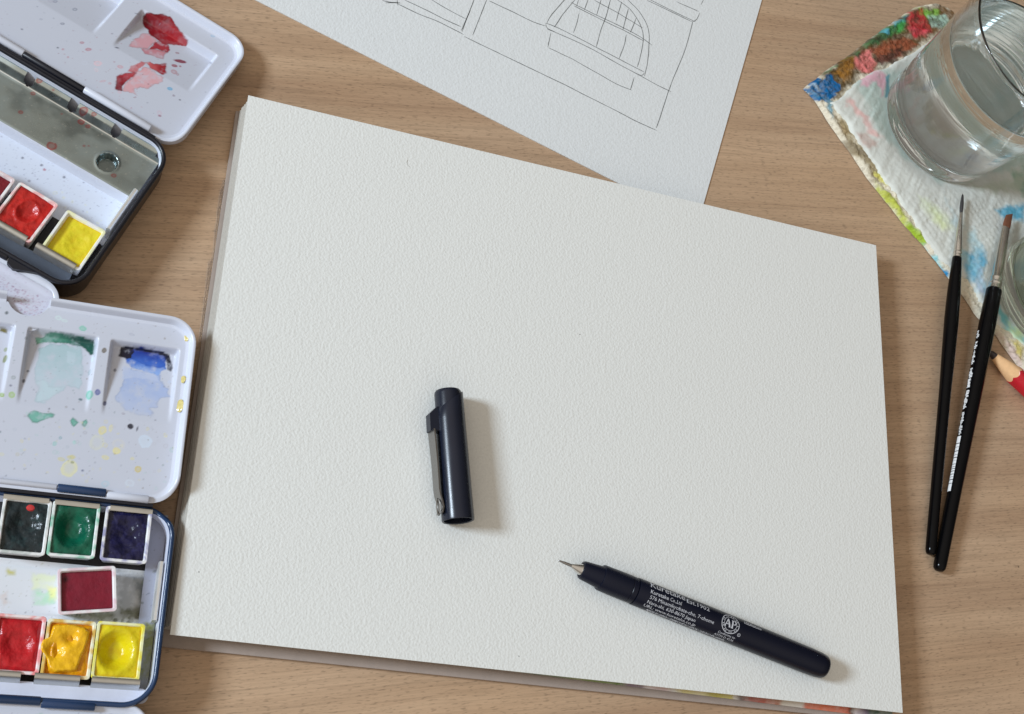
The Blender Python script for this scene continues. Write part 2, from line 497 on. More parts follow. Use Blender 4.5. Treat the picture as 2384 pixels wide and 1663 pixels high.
# finer mesh for the printed strip
bpy.data.objects.remove(ps)
Xg, Yg = grid(-HW + .35 + 1.5, HW - .35 + 1.5, -HH + .75, HH - 5, 1.0)
yloc = Yg + HH - .75
Yg = Yg - .0165 * Xg
nb = 12
Cg = np.empty(Xg.shape + (3,)); Cg[:] = alb(200, 198, 190)
xx = Xg + 3 * (fbm(Xg * .3, Yg * .5, 3, 4) - .5)
strip = np.stack([np.interp(xx, xs, cs[:, k]) for k in range(3)], -1)
wt = np.clip(1.15 - .7 * fbm(Xg * .5, Yg * .8, 4, 6), 0, 1)[..., None]
strip = strip * wt + alb(205, 200, 192) * (1 - wt)
near = (yloc < 6)[..., None]
side = (Xg > HW - 8)[..., None]
gcol = np.where(fbm(Xg * .2, Yg * .12, 3, 8)[..., None] > .5, alb(96, 120, 92), alb(150, 150, 140))
Cg = np.where(near, strip, np.where(side, gcol, Cg))
Vg, Fg = gridmesh(Xg, Yg, Xg * 0 + 3.05)
obj('painted_page', Vg, Fg, M['print'], pad, smooth=0, colr=Cg.reshape(-1, 3))
zs = 3.25
g = random.Random(3)
for i in range(8):
    th = .93
    f = 1 - (zs - 3.2) / 8.0
    sheet('page', -1.6 * f - .2 + g.uniform(-.2, .2), -.3 * f + .1 + g.uniform(-.1, .2), zs, zs + th, M['page'], ex=-.25, ey=-3.0, rot=g.uniform(-.06, .06))
    zs += th + .06
top = sheet('top_page', 0, 0, zs, PT, M['pad_paper'])
# ragged film of dried glue along the bound left edge
edge = PAD.pts(crop(380, 210, 320, 1046), [(458, 680), (430, 760), (408, 900), (400, 1000), (385, 1080), (372, 1270), (340, 1310), (325, 1420), (318, 1500), (305, 1602)], .4)
E2 = list(edge) + [(edge[-1][0] + .3, edge[-1][1] - 20), (edge[-1][0] + 1.2, edge[-1][1] - 50)]
Vq, Fq = [], []
E3 = []
for a, b in zip(E2[:-1], E2[1:]):
    for k in range(6):
        q = np.array(a) + (np.array(b) - np.array(a)) * k / 6
        E3.append((q[0] + g.uniform(-.12, .12), q[1]))
mb = MB().loft([[(x, y, .25) for x, y in E3], [(x + .15, y, .5) for x, y in E3], [(-148.0, y, .62) for x, y in E3]], closed=False)
mb.build('glue_film', M['glue'], pad)
# a hair, a speck and pinkish flecks lying on the blank page
hp = PAD.pts(Z5, [(668, 712), (664, 725), (668, 738), (680, 746)], PT)
MB().tube([(p[0], p[1], PT + .08) for p in hp], .05, 5).build('fibre', M['stray_hair'], pad)
for p in ((1350, 779), (1208, 1528), (463, 1332)):
    q = PAD.px(p, PT)
    MB().loft([ring(q + .2 * np.array([(math.cos(a) * 1.2, math.sin(a)) for a in np.linspace(0, 6.283, 8, endpoint=False)]), PT + .03),
               ring(q + .1 * np.array([(math.cos(a), math.sin(a)) for a in np.linspace(0, 6.283, 8, endpoint=False)]), PT + .1)], cap1=True).build('crumb', M['graphite'], pad)

# ------------------------------------------------------------------ pencil drawing on its own sheet
a0, a1 = WORLD.px(Z5(0, 5), .5), WORLD.px(Z5(1630, 828), .5)
b0, b1 = WORLD.px(Z5(2245, 0), .5), WORLD.px(Z5(1985, 912), .5)
A = np.array([a1 - a0, -(b1 - b0)]).T
k = np.linalg.solve(A, b0 - a0)
cor = a0 + (a1 - a0) * k[0]
sang = math.degrees(math.atan2(*(a0 - a1)[::-1]))       # direction from the corner along the lower edge
SH = flat(cor[0], cor[1], sang)
dr = thing('drawing_sheet', 'loose sheet with a pencil drawing of arched windows, under the blank pad', 'drawing', SH)
Lx, Ly = 300, -215
X, Y = grid(0, Lx, Ly, 0, 6)
Vt, Ft = gridmesh(X, Y, X * 0 + .5)
mb = MB().add(Vt, Ft)
mb.loft([[(0, 0, .5), (Lx, 0, .5), (Lx, Ly, .5), (0, Ly, .5)], [(0, 0, .05), (Lx, 0, .05), (Lx, Ly, .05), (0, Ly, .05)]])
mb.build('paper', M['sheet'], dr, smooth=20)
LINES = [[(745, -20), (835, 36), (928, 85)], [(655, 0), (760, 50), (840, 92), (905, 120)], [(625, 18), (720, 65), (800, 95), (870, 130), (918, 155)],
 [(555, 3), (590, 12), (635, 17)], [(620, -5), (624, 26)], [(570, 14), (634, 12)], [(965, -5), (940, 60), (920, 110), (910, 142)], [(948, 45), (918, 112), (906, 138)],
 [(1020, -2), (995, 60), (957, 157)], [(1030, 5), (1120, 45), (1230, 100), (1282, 116)], [(920, 163), (1100, 250), (1300, 345), (1500, 445), (1700, 548), (1778, 583)],
 [(1938, 95), (1920, 170), (1890, 260), (1850, 350), (1828, 410), (1800, 500), (1775, 572)], [(1372, -5), (1330, 40), (1300, 75), (1288, 105)], [(1415, 0), (1370, 50), (1345, 85), (1330, 110), (1320, 122)],
 [(1283, 103), (1283, 130), (1322, 141)], [(1283, 103), (1330, 120), (1430, 170), (1540, 228), (1650, 285), (1722, 322)], [(1290, 130), (1400, 177), (1500, 225), (1600, 282), (1715, 343), (1722, 325)],
 [(1645, -5), (1700, 50), (1735, 110), (1745, 160), (1742, 230), (1735, 290), (1722, 340)], [(1595, -5), (1660, 40), (1700, 100), (1718, 150), (1715, 200), (1702, 260), (1690, 300)],
 [(1432, 60), (1420, 110), (1406, 147)], [(1572, -4), (1550, 80), (1530, 130), (1508, 210)], [(1642, 155), (1635, 200), (1610, 262)], [(1650, 40), (1632, 110), (1626, 135)], [(1622, 10), (1610, 50), (1597, 95)],
 [(1686, 80), (1675, 112), (1660, 145)], [(1472, -4), (1455, 45)], [(1530, -4), (1508, 70)], [(1430, -4), (1420, 30)], [(1395, 10), (1480, 55), (1600, 110), (1700, 160), (1756, 202)],
 [(1410, 27), (1500, 74), (1620, 130), (1722, 184)], [(1500, 2), (1600, 55), (1716, 126)], [(1305, 145), (1298, 180), (1292, 212)], [(1296, 214), (1400, 262), (1500, 320), (1600, 376), (1666, 403)],
 [(1677, 345), (1668, 375), (1660, 402)], [(1690, 330), (1780, 380), (1842, 410)], [(1740, -4), (1850, 50), (1950, 98)], [(1735, 2), (1840, 52), (1935, 98)], [(1865, 8), (1965, 52)], [(1968, 58), (1958, 90), (1938, 97)], [(1987, -3), (1975, 22)]]
for i, L in enumerate(LINES):
    P = SH.pts(Z5, L, .5)
    Q = []
    for a, b in zip(P[:-1], P[1:]):
        m_ = max(2, int(np.hypot(*(b - a)) / 1.6))
        for j in range(m_): Q.append(a + (b - a) * j / m_)
    Q.append(P[-1]); Q = np.array(Q)
    # soften the corners, then let the hand waver a little
    for _ in range(2): Q[1:-1] = (Q[:-2] + 2 * Q[1:-1] + Q[2:]) / 4
    s_ = np.arange(len(Q)) * 1.6
    nn = np.gradient(Q, axis=0); nn /= np.linalg.norm(nn, axis=1)[:, None] + 1e-9
    nn = np.stack([-nn[:, 1], nn[:, 0]], 1)
    Q = Q + nn * (.35 * (fbm(s_ * .12, s_ * 0 + i * 3.1, 3) - .5))[:, None]
    wd = .17 + .13 * (fbm(s_ * .4, s_ * 0 + i * 1.7, 2) - .35)
    wd[0] *= .5; wd[-1] *= .4
    r0 = [(q[0], q[1], .53) for q in Q + nn * wd[:, None]]
    r1 = [(q[0], q[1], .53) for q in Q - nn * wd[:, None]]
    MB().loft([r1, r0], closed=False).build('pencil_line', M['graphite'], dr, smooth=0)

# ------------------------------------------------------------------ uncapped pen
def font_mesh(txt, bold=0.0, shear=0.0):
    cu = bpy.data.curves.new('lettering', 'FONT')
    cu.body = txt; cu.size = 1.0; cu.offset = bold; cu.shear = shear; cu.resolution_u = 2; cu.fill_mode = 'FRONT'
    o = bpy.data.objects.new('lettering', cu); col.objects.link(o)
    dg = bpy.context.evaluated_depsgraph_get()
    me = bpy.data.meshes.new_from_object(o.evaluated_get(dg))
    V = np.array([v.co[:] for v in me.vertices]); F = [tuple(p.vertices) for p in me.polygons]
    bpy.data.objects.remove(o); bpy.data.meshes.remove(me); bpy.data.curves.remove(cu)
    V[:, 0] -= V[:, 0].min()
    return V[:, :2], F
def wrap(V2, r, s0, phi, k=1.0):                     # lay a flat drawing on the barrel
    V2 = V2 * k
    s_ = s0 + V2[:, 0]; a = math.radians(phi) + V2[:, 1] / r
    return np.stack([s_, (r + .04) * np.sin(a), (r + .04) * np.cos(a)], 1)
tip = WORLD.px(crop(1270, 1270, 380, 2296)(180, 212), PT + 5.4)
end = WORLD.px(crop(1600, 1380, 400, 2296)(1850, 1005), PT + 5.4)
dv = end - tip
PL = np.hypot(*dv)
PEN = Frame((tip[0], tip[1], PT + 5.45), (dv[0], dv[1], 0))
pen = thing('drawing_pen', 'uncapped dark navy fineliner pen with silver lettering lying across the blank pad', 'pen', PEN)
R = 5.4
lathe([(0, .12), (.3, .34), (2.0, .42), (2.3, .55), (6.3, .62)], 16).build('nib', M['clip'], pen)
lathe([(5.6, .75), (6.4, 1.0), (10.0, 2.45), (10.4, 2.5)], 28).build('nib_cone', M['steel'], pen)
lathe([(11.2, 2.2), (9.9, 2.7), (9.75, 2.95), (9.9, 3.3), (10.6, 3.65), (17.9, 4.38), (18.1, 4.45), (18.2, 4.95), (18.7, 5.12), (30.4, 5.28)], 48, cap0=False).build('grip', M['navy_dark'], pen)
lathe([(30.3, 4.8), (30.6, 4.95), (30.9, 5.2), (32.7, 5.24), (33.0, 4.95), (33.2, 4.8)], 48).build('collar', M['navy_dark'], pen)
prof = [(33.1, 5.0), (33.15, 5.3), (33.5, 5.42), (70, R + .1), (PL - 9, R - .05), (PL - 4, R - .25), (PL - 1.4, R - .6), (PL - .5, R - 1.2), (PL, R - 2.2)]
lathe(prof, 56).build('barrel', M['navy_dark'], pen)
def lettering(txt, s0, s1, phi, cap, bold=0.0, shear=0.0, name='lettering', mat='ink'):
    V2, F2 = font_mesh(txt, bold, shear)
    V2 = V2 * np.array([(s1 - s0) / V2[:, 0].max(), cap / .70])
    obj(name, wrap(V2, R + .13, s0, phi), F2, M[mat], pen, smooth=0)
K = crop(1460, 1340, 260, 2296)
S = lambda x, y: PEN.px(K(x, y), 3.0)[0]
lettering('Kuretake', S(455, 200), S(1160, 490), 25, 2.9, .006)
lettering('Est.1902', S(1185, 530), S(1650, 720), 20, 1.9, .004)
lettering('Kuretake', S(445, 300), S(810, 450), -2, 1.5, .008)
lettering('Co.,Ltd', S(840, 470), S(1070, 565), -2, 1.5)
lettering('576 Minamikyobate-cho, 7-chome', S(430, 420), S(1735, 960), -24, 1.4)
lettering('Nara-shi, 630-8670 Japan', S(400, 500), S(1380, 900), -45, 1.4)
lettering('URL: www.kuretake.co.jp', S(355, 580), S(1410, 1010), -65, 1.4)
lettering('MADE IN JAPAN / FABRIQUÉ AU JAPON / HECHO EN JAPON', S(300, 635), S(2050, 1350), -86, 1.25, .008, .3)
sx, sy = PEN.px(K(2085, 965), 3.5)
ea = 4
def annulus(r0, r1, n=40):
    a = np.linspace(0, 2 * math.pi, n, endpoint=False)
    V = np.concatenate([np.stack([np.cos(a) * r, np.sin(a) * r], 1) for r in (r0, r1)])
    return V, [(i, (i + 1) % n, n + (i + 1) % n, n + i) for i in range(n)]
for r0, r1 in ((3.25, 3.5), (2.35, 2.5)):
    V2, F2 = annulus(r0, r1)
    obj('emblem_ring', wrap(V2, R + .13, sx, ea, 1.14), F2, M['ink'], pen, smooth=0)
for i in range(26):                           # tiny capitals running round the emblem
    a = 2 * math.pi * i / 26
    if i % 3 == 1: continue
    c0 = np.array([math.cos(a), math.sin(a)]); tt = np.array([-c0[1], c0[0]])
    V2 = np.array([c0 * 2.65 - tt * .17, c0 * 2.65 + tt * .1, c0 * 3.1 + tt * .17, c0 * 3.1 - tt * .1])
    obj('emblem_mark', wrap(V2, R + .13, sx, ea, 1.14), [(0, 1, 2, 3)], M['ink'], pen, smooth=0)
# the two serifed capitals inside the ring
def bar(x0, y0, x1, y1, w0):
    d = np.array([x1 - x0, y1 - y0]); d = d / np.linalg.norm(d); q = np.array([-d[1], d[0]]) * w0 / 2
    return np.array([(x0, y0) - q, (x1, y1) - q, (x1, y1) + q, (x0, y0) + q])
A_ = [bar(-1.75, -1.1, -.95, 1.25, .28), bar(-.95, 1.3, -.1, -1.1, .5), bar(-1.4, -.35, -.4, -.35, .24), bar(-2.05, -1.15, -1.4, -1.15, .14), bar(-.5, -1.15, .2, -1.15, .14)]
P_ = [bar(.7, -1.1, .7, 1.2, .5), bar(.35, -1.15, 1.1, -1.15, .14), bar(.3, 1.2, 1.4, 1.2, .15), bar(1.35, 1.2, 1.8, .75, .3), bar(1.8, .8, 1.75, .3, .32), bar(1.75, .35, 1.35, -.02, .28), bar(1.4, 0, .7, 0, .15)]
for Ls in (A_, P_):
    mb = MB()
    for ib, b in enumerate(Ls):               # cut along its length so that it bends with the barrel
        f = np.linspace(0, 1, 9)[:, None]
        L0, L1 = b[0] + (b[1] - b[0]) * f, b[3] + (b[2] - b[3]) * f
        mb.add(wrap(np.vstack([L0, L1]), R + .14 + .012 * ib, sx, ea, 1.3), [(i, i + 1, 10 + i, 9 + i) for i in range(8)])
    mb.build('emblem_letter', M['ink'], pen, smooth=0)
V2, F2 = annulus(.5, .66, 20); q = PEN.px(K(2265, 1140), 3)
obj('emblem_ring', wrap(V2, R + .13, q[0], -27), F2, M['ink'], pen, smooth=0)
V2, F2 = font_mesh('R'); obj('lettering', wrap((V2 - V2.mean(0)) * .75, R + .13, q[0], -27), F2, M['ink'], pen, smooth=0)
lettering('Conforms to', S(1860, 1105), S(2200, 1260), -50, 1.05)
lettering('ASTM D 4236', S(1805, 1170), S(2190, 1330), -66, 1.05)
# worn, unreadable script near the far edge of the barrel
K2 = crop(1680, 1400, 120, 1922)
s0, s1 = PEN.px(K2(770, 830), 3)[0], PEN.px(K2(1390, 1120), 3)[0]
mb = MB(); g = random.Random(5); x = s0
while x < s1:
    wdt = g.uniform(.25, .5)
    mb.add(wrap(bar(x, g.uniform(-.6, -.3), x + wdt * .8, g.uniform(.3, .9), .17), R + .13, 0, 36), [(0, 1, 2, 3)])
    mb.add(wrap(bar(x, -.5, x + wdt, g.uniform(-.6, -.3), .14), R + .13, 0, 36), [(0, 1, 2, 3)])
    x += wdt
mb.build('worn_script', M['ink'], pen, smooth=0, kind='stuff')

# ------------------------------------------------------------------ pen cap
K = crop(950, 880, 300, 1202)
rc = 6.2
c0 = (WORLD.px(K(245, 120), PT + rc) + WORLD.px(K(490, 115), PT + rc)) / 2
c1 = (WORLD.px(K(318, 1350), PT + rc) + WORLD.px(K(615, 1325), PT + rc)) / 2
dv = c1 - c0; CL = np.hypot(*dv)
CAP = Frame((c0[0], c0[1], PT + rc + .05), (dv[0], dv[1], 0))
cap = thing('pen_cap', 'navy pen cap with metal clip lying alone in the middle of the blank pad', 'pen cap', CAP)
lathe([(0, 3.9), (.25, 4.75), (.9, 5.2), (1.6, 5.28), (13, 5.4)], 48).build('top_plug', M['navy'], cap)
# the sleeve starts on a slant: its mouth runs from near the top on one side to lower down on the clip side
n = 56; an = np.linspace(0, 2 * math.pi, n, endpoint=False)
def slant(a, lo): return lo + 3.4 + 3.6 * math.sin(a + math.radians(8))
# a: angle with sin -> +y (left of axis = picture right)
rings = []
def cring(f, r): return [(f(t), r * math.sin(t), r * math.cos(t)) for t in -an]
sl = lambda t: 4.7 - 3.9 * math.sin(t)
rings = [cring(sl, 5.35), cring(lambda t: sl(t) - .05, 5.7), cring(lambda t: sl(t) + .3, 5.86)]
rings += [cring(lambda t, s_=s_: s_, r) for s_, r in ((12, 5.92), (30, 6.05), (CL - 4, 6.15), (CL - .7, 6.18), (CL - .15, 6.1), (CL, 5.85), (CL - .3, 5.35), (CL - 3, 5.2), (CL - 16, 5.0))]
MB().loft(rings, False, True).build('sleeve', M['navy'], cap)
# clip: its root block stands off the left (picture) side, the spring strip runs beside the sleeve
ph = math.radians(-84)
uy, uz = math.sin(ph), math.cos(ph)
ty, tz = math.cos(ph), -math.sin(ph)          # tangent
def P3(s_, r, t): return (s_, uy * r + ty * t, uz * r + tz * t)
sB0, sB1 = CAP.px(K(205, 335), 0)[0], CAP.px(K(185, 510), 0)[0]
hw = 2.1
mb = MB()
sec = lambda s_, r0, r1, w_: [P3(s_, r0, -w_), P3(s_, r1, -w_ * .9), P3(s_, r1, w_ * .9), P3(s_, r0, w_)]
mb.loft([sec(sB0 - 2.2, 5.0, 5.9, hw * .9), sec(sB0, 5.0, 8.4, hw), sec(sB0 + .7, 5.0, 9.1, hw), sec(sB1, 5.0, 9.3, hw), sec(sB1, 5.0, 9.0, hw * .9)], True, True)
mb.build('clip_root', M['navy'], cap, smooth=25)
mb = MB(); rg = []
sE = CAP.px(K(250, 1300), -2)[0]
for k in range(15):
    f = k / 14
    s_ = sB1 - .6 + (sE - sB1) * f
    r = 8.1 - .4 * math.sin(f * math.pi) - 1.7 * sstep(.72, .97, f) + .9 * sstep(.9, 1, f)
    w_ = 2.9 - .35 * f
    rg.append([P3(s_, r - .28, -w_), P3(s_, r + .28, -w_), P3(s_, r + .42, 0), P3(s_, r + .28, w_), P3(s_, r - .28, w_)])
mb.loft(rg, True, True).build('clip', M['clip'], cap, smooth=40)
mb = MB(); lp_ = []
for k in range(13):                           # rolled end of the strip
    a = math.pi * 2 * k / 12
    lp_.append(P3(sE - 3.2 + 3.1 * math.cos(a), 7.7, 1.35 * math.sin(a)))
mb.tube(lp_, .30, 8, False).build('clip_ball', M['clip'], cap)

# ------------------------------------------------------------------ brushes
def brush_frame(p0, p1): return Frame(p0, np.array(p1) - np.array(p0))
BF = brush_frame((164.7, -67.2, 3.2), (228.5, 110.0, 8.2))
fb = thing('paint_brush', 'thin black brush with a fine dark pointed tip, the slimmer of two', 'paint brush', BF, 'black handled brushes lying crossed at the butt')
BL = math.dist((164.7, -67.2, 3.2), (228.5, 110.0, 8.2))
FS = 151.8
lathe([(0, .9), (.25, 1.6), (1.0, 2.1), (3, 2.4), (40, 2.55), (80, 2.75), (100, 3.15), (118, 3.4), (132, 3.2), (145, 2.6), (FS - .4, 2.28), (FS, 2.1)], 36).build('handle', M['black_lacquer'], fb)
lathe([(FS - .2, 2.0), (FS, 2.15), (FS + 1, 2.2), (FS + 1.3, 1.95), (FS + 1.8, 1.95), (FS + 2.3, 2.25), (FS + 2.8, 2.25), (FS + 3.2, 1.95), (FS + 3.7, 1.95), (FS + 4.4, 2.1), (FS + 12, 1.6), (FS + 25.3, .85), (FS + 25.3, .6)], 32).build('ferrule', M['nickel'], fb)
lathe([(FS + 25, .7), (FS + 28, .95), (FS + 31, .92), (BL - 1.2, .55), (BL, .12)], 20).build('bristles', M['hair_dark'], fb)
BG = brush_frame((167.3, -74.6, 3.3), (254.6, 101.0, 9.2))
gb = thing('paint_brush', 'thicker black brush with a slanted flat brown tip and white printing', 'paint brush', BG, 'black handled brushes lying crossed at the butt')
GL = math.dist((167.3, -74.6, 3.3), (254.6, 101.0, 9.2))
GS = 149.2
lathe([(0, .9), (.3, 1.9), (1.2, 2.6), (3, 2.9), (40, 3.15), (80, 3.6), (110, 3.95), (130, 4.05), (GS - .5, 3.75), (GS, 3.4)], 40).build('handle', M['black_lacquer'], gb)
rg = []
for s_, a, b in ((GS - .2, 3.2, 3.2), (GS, 3.35, 3.35), (GS + 1.2, 3.3, 3.3), (GS + 1.6, 2.95, 2.95), (GS + 2.6, 2.95, 2.95), (GS + 3.1, 3.3, 3.3), (GS + 3.7, 3.3, 3.3), (GS + 4.2, 2.95, 2.95), (GS + 5.4, 2.95, 2.95), (GS + 6, 3.2, 3.2), (GS + 6.7, 3.2, 3.2), (GS + 7.2, 2.95, 2.95), (GS + 14, 2.75, 2.7), (GS + 24, 2.55, 1.9), (GS + 37.2, 2.4, 1.0), (GS + 37.2, 2.2, .8)):
    rg.append([(s_, a * math.sin(t), b * math.cos(t)) for t in -np.linspace(0, 2 * math.pi, 36, endpoint=False)])
MB().loft(rg, True, True).build('ferrule', M['nickel'], gb)
rg = []
for f in np.linspace(0, 1, 7):
    a = 2.25 + .15 * math.sin(f * 3); b = .85 * (1 - .75 * f)
    rg.append([(GS + 37 + f * (GL - GS - 37) * (1 - .28 * (.5 + .5 * math.sin(t)) * (f ** 1.0)) , a * math.sin(t) * (1 - .18 * f) - .3 * f, b * math.cos(t)) for t in -np.linspace(0, 2 * math.pi, 24, endpoint=False)])
MB().loft(rg, True, True).build('bristles', M['hair_brown'], gb)
def handle_r(prof, s_): return np.interp(s_, [p[0] for p in prof], [p[1] for p in prof])
gp = [(3, 2.9), (40, 3.15), (80, 3.6), (110, 3.95), (130, 4.05), (149, 3.6)]
def mark(prof, s0, s1, f0, f1, n=7):
    V2 = []
    for s_ in (s0, s1):
        r = handle_r(prof, s_) + .07
        for f in np.linspace(f0, f1, n): a = math.radians(f); V2.append((s_, r * math.sin(a), r * math.cos(a)))
    return V2, [(i, n + i, n + i + 1, i + 1) for i in range(n - 1)]
def marks(parent, prof, L, mat, name='printing'):
    mb = MB()
    for q in L: mb.add(*mark(prof, *q))
    mb.build(name, mat, parent, smooth=0)
K = crop(2200, 860, 90, 497)
sg = lambda x, y: BG.px(K(x, y), 1.5)[0]
bars = [(845, 935), (945, 985), (990, 1035), (1045, 1085), (1090, 1118), (1128, 1160), (1163, 1205), (1212, 1240), (1245, 1262), (1270, 1295), (1303, 1335), (1343, 1372), (1376, 1405), (1415, 1455), (1462, 1560)]
marks(gb, gp, [(sg(190 - (b - 845) * .17, b), sg(190 - (a - 845) * .17, a), 66, 104) for a, b in bars], M['white_ink'], 'barcode')
g = random.Random(9)
L = []
for a, b in ((0, 60), (85, 190), (240, 300), (305, 470), (525, 620), (630, 690), (695, 815)):
    y = a
    while y < b:
        st = g.uniform(8, 22)
        L.append((sg(300 - y * .14, y + st * .8), sg(300 - y * .14, y), g.uniform(68, 84), g.uniform(92, 106)))
        y += st
K3 = crop(2184, 760, 200, 1602)
for a, b in ((20, 160), (230, 280), (300, 370), (395, 500), (510, 640), (730, 800), (820, 900), (930, 1080), (1150, 1230), (1300, 1480)):
    y = a
    while y < b:
        st = g.uniform(12, 40)
        L.append((BG.px(K3(720 - y * .17, y + st * .85), 1.5)[0], BG.px(K3(720 - y * .17, y), 1.5)[0], g.uniform(74, 88), g.uniform(94, 108)))
        y += st
marks(gb, gp, L, M['white_ink'], 'script')
fp = [(3, 2.4), (40, 2.55), (80, 2.75), (100, 3.15), (118, 3.4), (132, 3.2), (145, 2.6)]
L = []; s_ = 30
while s_ < 118:
    st = g.uniform(.5, 1.6)
    if not 62 < s_ < 66: L.append((s_, s_ + st * .7, g.uniform(-58, -50), g.uniform(-46, -40)))
    s_ += st
marks(fb, fp, L, M['ink'], 'script')

# ------------------------------------------------------------------ red pencil
PN = Frame((224.6, 27.6, 4.6), (math.cos(math.radians(-45)), math.sin(math.radians(-45)), 0))
pn = thing('pencil', 'thick red pencil with a blunt dark point under the rag', 'pencil', PN)
an = np.linspace(0, 2 * math.pi, 48, endpoint=False)
lathe([(-.2, .5), (0, 1.0), (.8, 1.5), (3.6, 1.9)], 24).build('lead', M['lead'], pn)
hexr = lambda t, r: r * (1 - .05 * (1 - abs(math.cos(3 * t))))
rg = [[(s_, r * math.sin(t), r * math.cos(t)) for t in -an] for s_, r in ((3.2, 1.75), (3.3, 1.95), (8, 2.95), (12, 3.8))]
rg.append([(15.6 + 1.3 * abs(math.sin(3 * t)), hexr(t, 4.5), t) for t in an])
rg[-1] = [(s_, r * math.sin(-t), r * math.cos(-t)) for s_, r, t in rg[-1]]
MB().loft(rg, True, False).build('sharpened_wood', M['cedar'], pn)
rg = []
for k, (ds, r) in enumerate(((0, 4.5), (.15, 4.62), (4, 4.62), (80, 4.62))):
    rg.append([((15.5 + 1.3 * abs(math.sin(3 * t)) + ds) if k < 2 else 15.5 + ds, hexr(t, r) * math.sin(-t), hexr(t, r) * math.cos(-t)) for t in an])
MB().loft(rg, False, True).build('body', M['red_lacquer'], pn)

# ------------------------------------------------------------------ rag and tissue under the glasses
G1, G2 = np.array([229.6, 151.4]), np.array([272.0, 58.0])
def settle(x, y):                             # weight of the glasses presses the cloth flat
    d = np.minimum(np.hypot(x - G1[0], y - G1[1]), np.hypot(x - G2[0], y - G2[1]))
    return sstep(30, 42, d)
def h_low(x, y):
    k = settle(x, y)
    return 2.0 + k * (1.5 * (fbm(x * .06, y * .06, 3, 21) - .4) + 1.3 * (fbm(x * .42, y * .42, 3, 22) - .5) + .9 * (vnoise(x * .85, y * .85) - .5))
def h_bed(x, y):
    k = settle(x, y)
    return 2.0 + k * (1.5 * (fbm(x * .06, y * .06, 3, 21) - .4) + .75)
def curve(P, n):
    P = np.array(P, float); s_ = np.r_[0, np.cumsum(np.hypot(*np.diff(P, axis=0).T))]
    q = np.linspace(0, s_[-1], n)
    C = np.stack([np.interp(q, s_, P[:, k]) for k in (0, 1)], 1)
    for _ in range(4): C[1:-1] = (C[:-2] + 2 * C[1:-1] + C[2:]) / 4
    return C, s_[-1]
def patch(A_, B_, st):
    _, la = curve(A_, 5); _, lb = curve(B_, 5)
    CA, _ = curve(A_, int(la / st)); CB, _ = curve(B_, int(lb / st))
    P = CA[None, :, :] + CB[:, None, :] - CA[0]
    sA = np.linspace(0, la, len(CA))[None, :] + 0 * P[..., 0]
    sB = np.linspace(0, lb, len(CB))[:, None] + 0 * P[..., 0]
    return P[..., 0].copy(), P[..., 1].copy(), sA, sB
W1 = lambda L, z=1.0: WORLD.pts(Z6, L, z)
W7 = lambda L, z=1.0: WORLD.pts(Z7, L, z)
A1 = list(W1([(270, 785), (480, 620), (700, 475), (850, 350), (1080, 185), (1260, 60)])) + [(247, 227), (254, 225), (259, 220), (262, 216)]
B1 = list(W1([(270, 785), (380, 900), (440, 1000), (500, 1100), (600, 1240), (700, 1370), (850, 1602)])) + list(W7([(150, 160), (330, 390), (460, 530), (600, 710), (700, 840), (780, 960), (890, 1060), (950, 1150), (1068, 1310)])) + [(262, -4), (280, -30)]
x, y, sA, sB = patch(A1, B1, .62)
ed = np.minimum(sA, sB)
x += .8 * (fbm(sB * .25, sA * .25, 3, 5) - .5); y += .8 * (fbm(sB * .25, sA * .25, 3, 6) - .5)
zl = .15 + h_low(x, y) * sstep(-.6, 2.2, ed) * sstep(-.6, 3, sA.max() - sA) + .55 * np.exp(-((ed - 1.6) / 1.2) ** 2)
cv = Canvas(x, y, alb(212, 204, 184))
cv.x = x + .0; cv.y = y + .0
def st(W_, L, c, a=.9, soft=2.0, warp=3.4, z=2.5, seed=1, **k):
    cv.poly(W_(L, z), alb(*c), a, soft, warp, .22, 0, 1, .34, .3, seed, **k)
st(W1, [(420, 640), (700, 440), (1260, 40), (1640, 60), (1640, 240), (1400, 340), (1250, 470), (1000, 600), (800, 680), (560, 900)], (112, 86, 58), .97, 3, 4, seed=60, c2=alb(92, 74, 46), grad=W1([(1400, 100), (600, 700)]))
st(W1, [(430, 650), (700, 470), (900, 330), (1200, 90), (1260, 80), (1180, 230), (950, 380), (800, 470), (600, 600), (500, 660)], (72, 118, 74), .85, seed=2)
st(W1, [(840, 370), (1040, 230), (1080, 330), (900, 420)], (62, 100, 66), .85, seed=3)
st(W1, [(940, 280), (1160, 130), (1220, 150), (1000, 330)], (90, 170, 190), .8, seed=4)
st(W1, [(1010, 250), (1170, 170), (1190, 290), (1020, 340)], (70, 160, 80), .85, seed=5)
st(W1, [(1250, 60), (1420, 60), (1520, 110), (1480, 200), (1380, 190), (1300, 110)], (120, 168, 70), .9, seed=6)
st(W1, [(1380, 120), (1520, 120), (1560, 230), (1440, 260), (1380, 190)], (160, 190, 176), .85, seed=16)
st(W1, [(1230, 90), (1330, 90), (1400, 200), (1410, 290), (1330, 330), (1240, 320), (1190, 250), (1190, 170)], (176, 44, 52), .92, seed=7)
st(W1, [(1220, 240), (1410, 260), (1400, 340), (1250, 340)], (206, 84, 92), .7, seed=8)
st(W1, [(830, 430), (1000, 350), (1200, 320), (1290, 380), (1240, 450), (1100, 530), (960, 560), (880, 500)], (150, 84, 58), .92, seed=9)
st(W1, [(930, 480), (1100, 440), (1200, 470), (1050, 580), (960, 570), (890, 510)], (84, 56, 50), .8, seed=10)
st(W1, [(730, 520), (800, 460), (880, 450), (930, 560), (910, 640), (800, 660), (730, 600)], (214, 122, 118), .92, seed=11)
st(W1, [(500, 640), (590, 560), (700, 480), (740, 560), (700, 640), (620, 740), (560, 680)], (150, 104, 44), .85, seed=12)
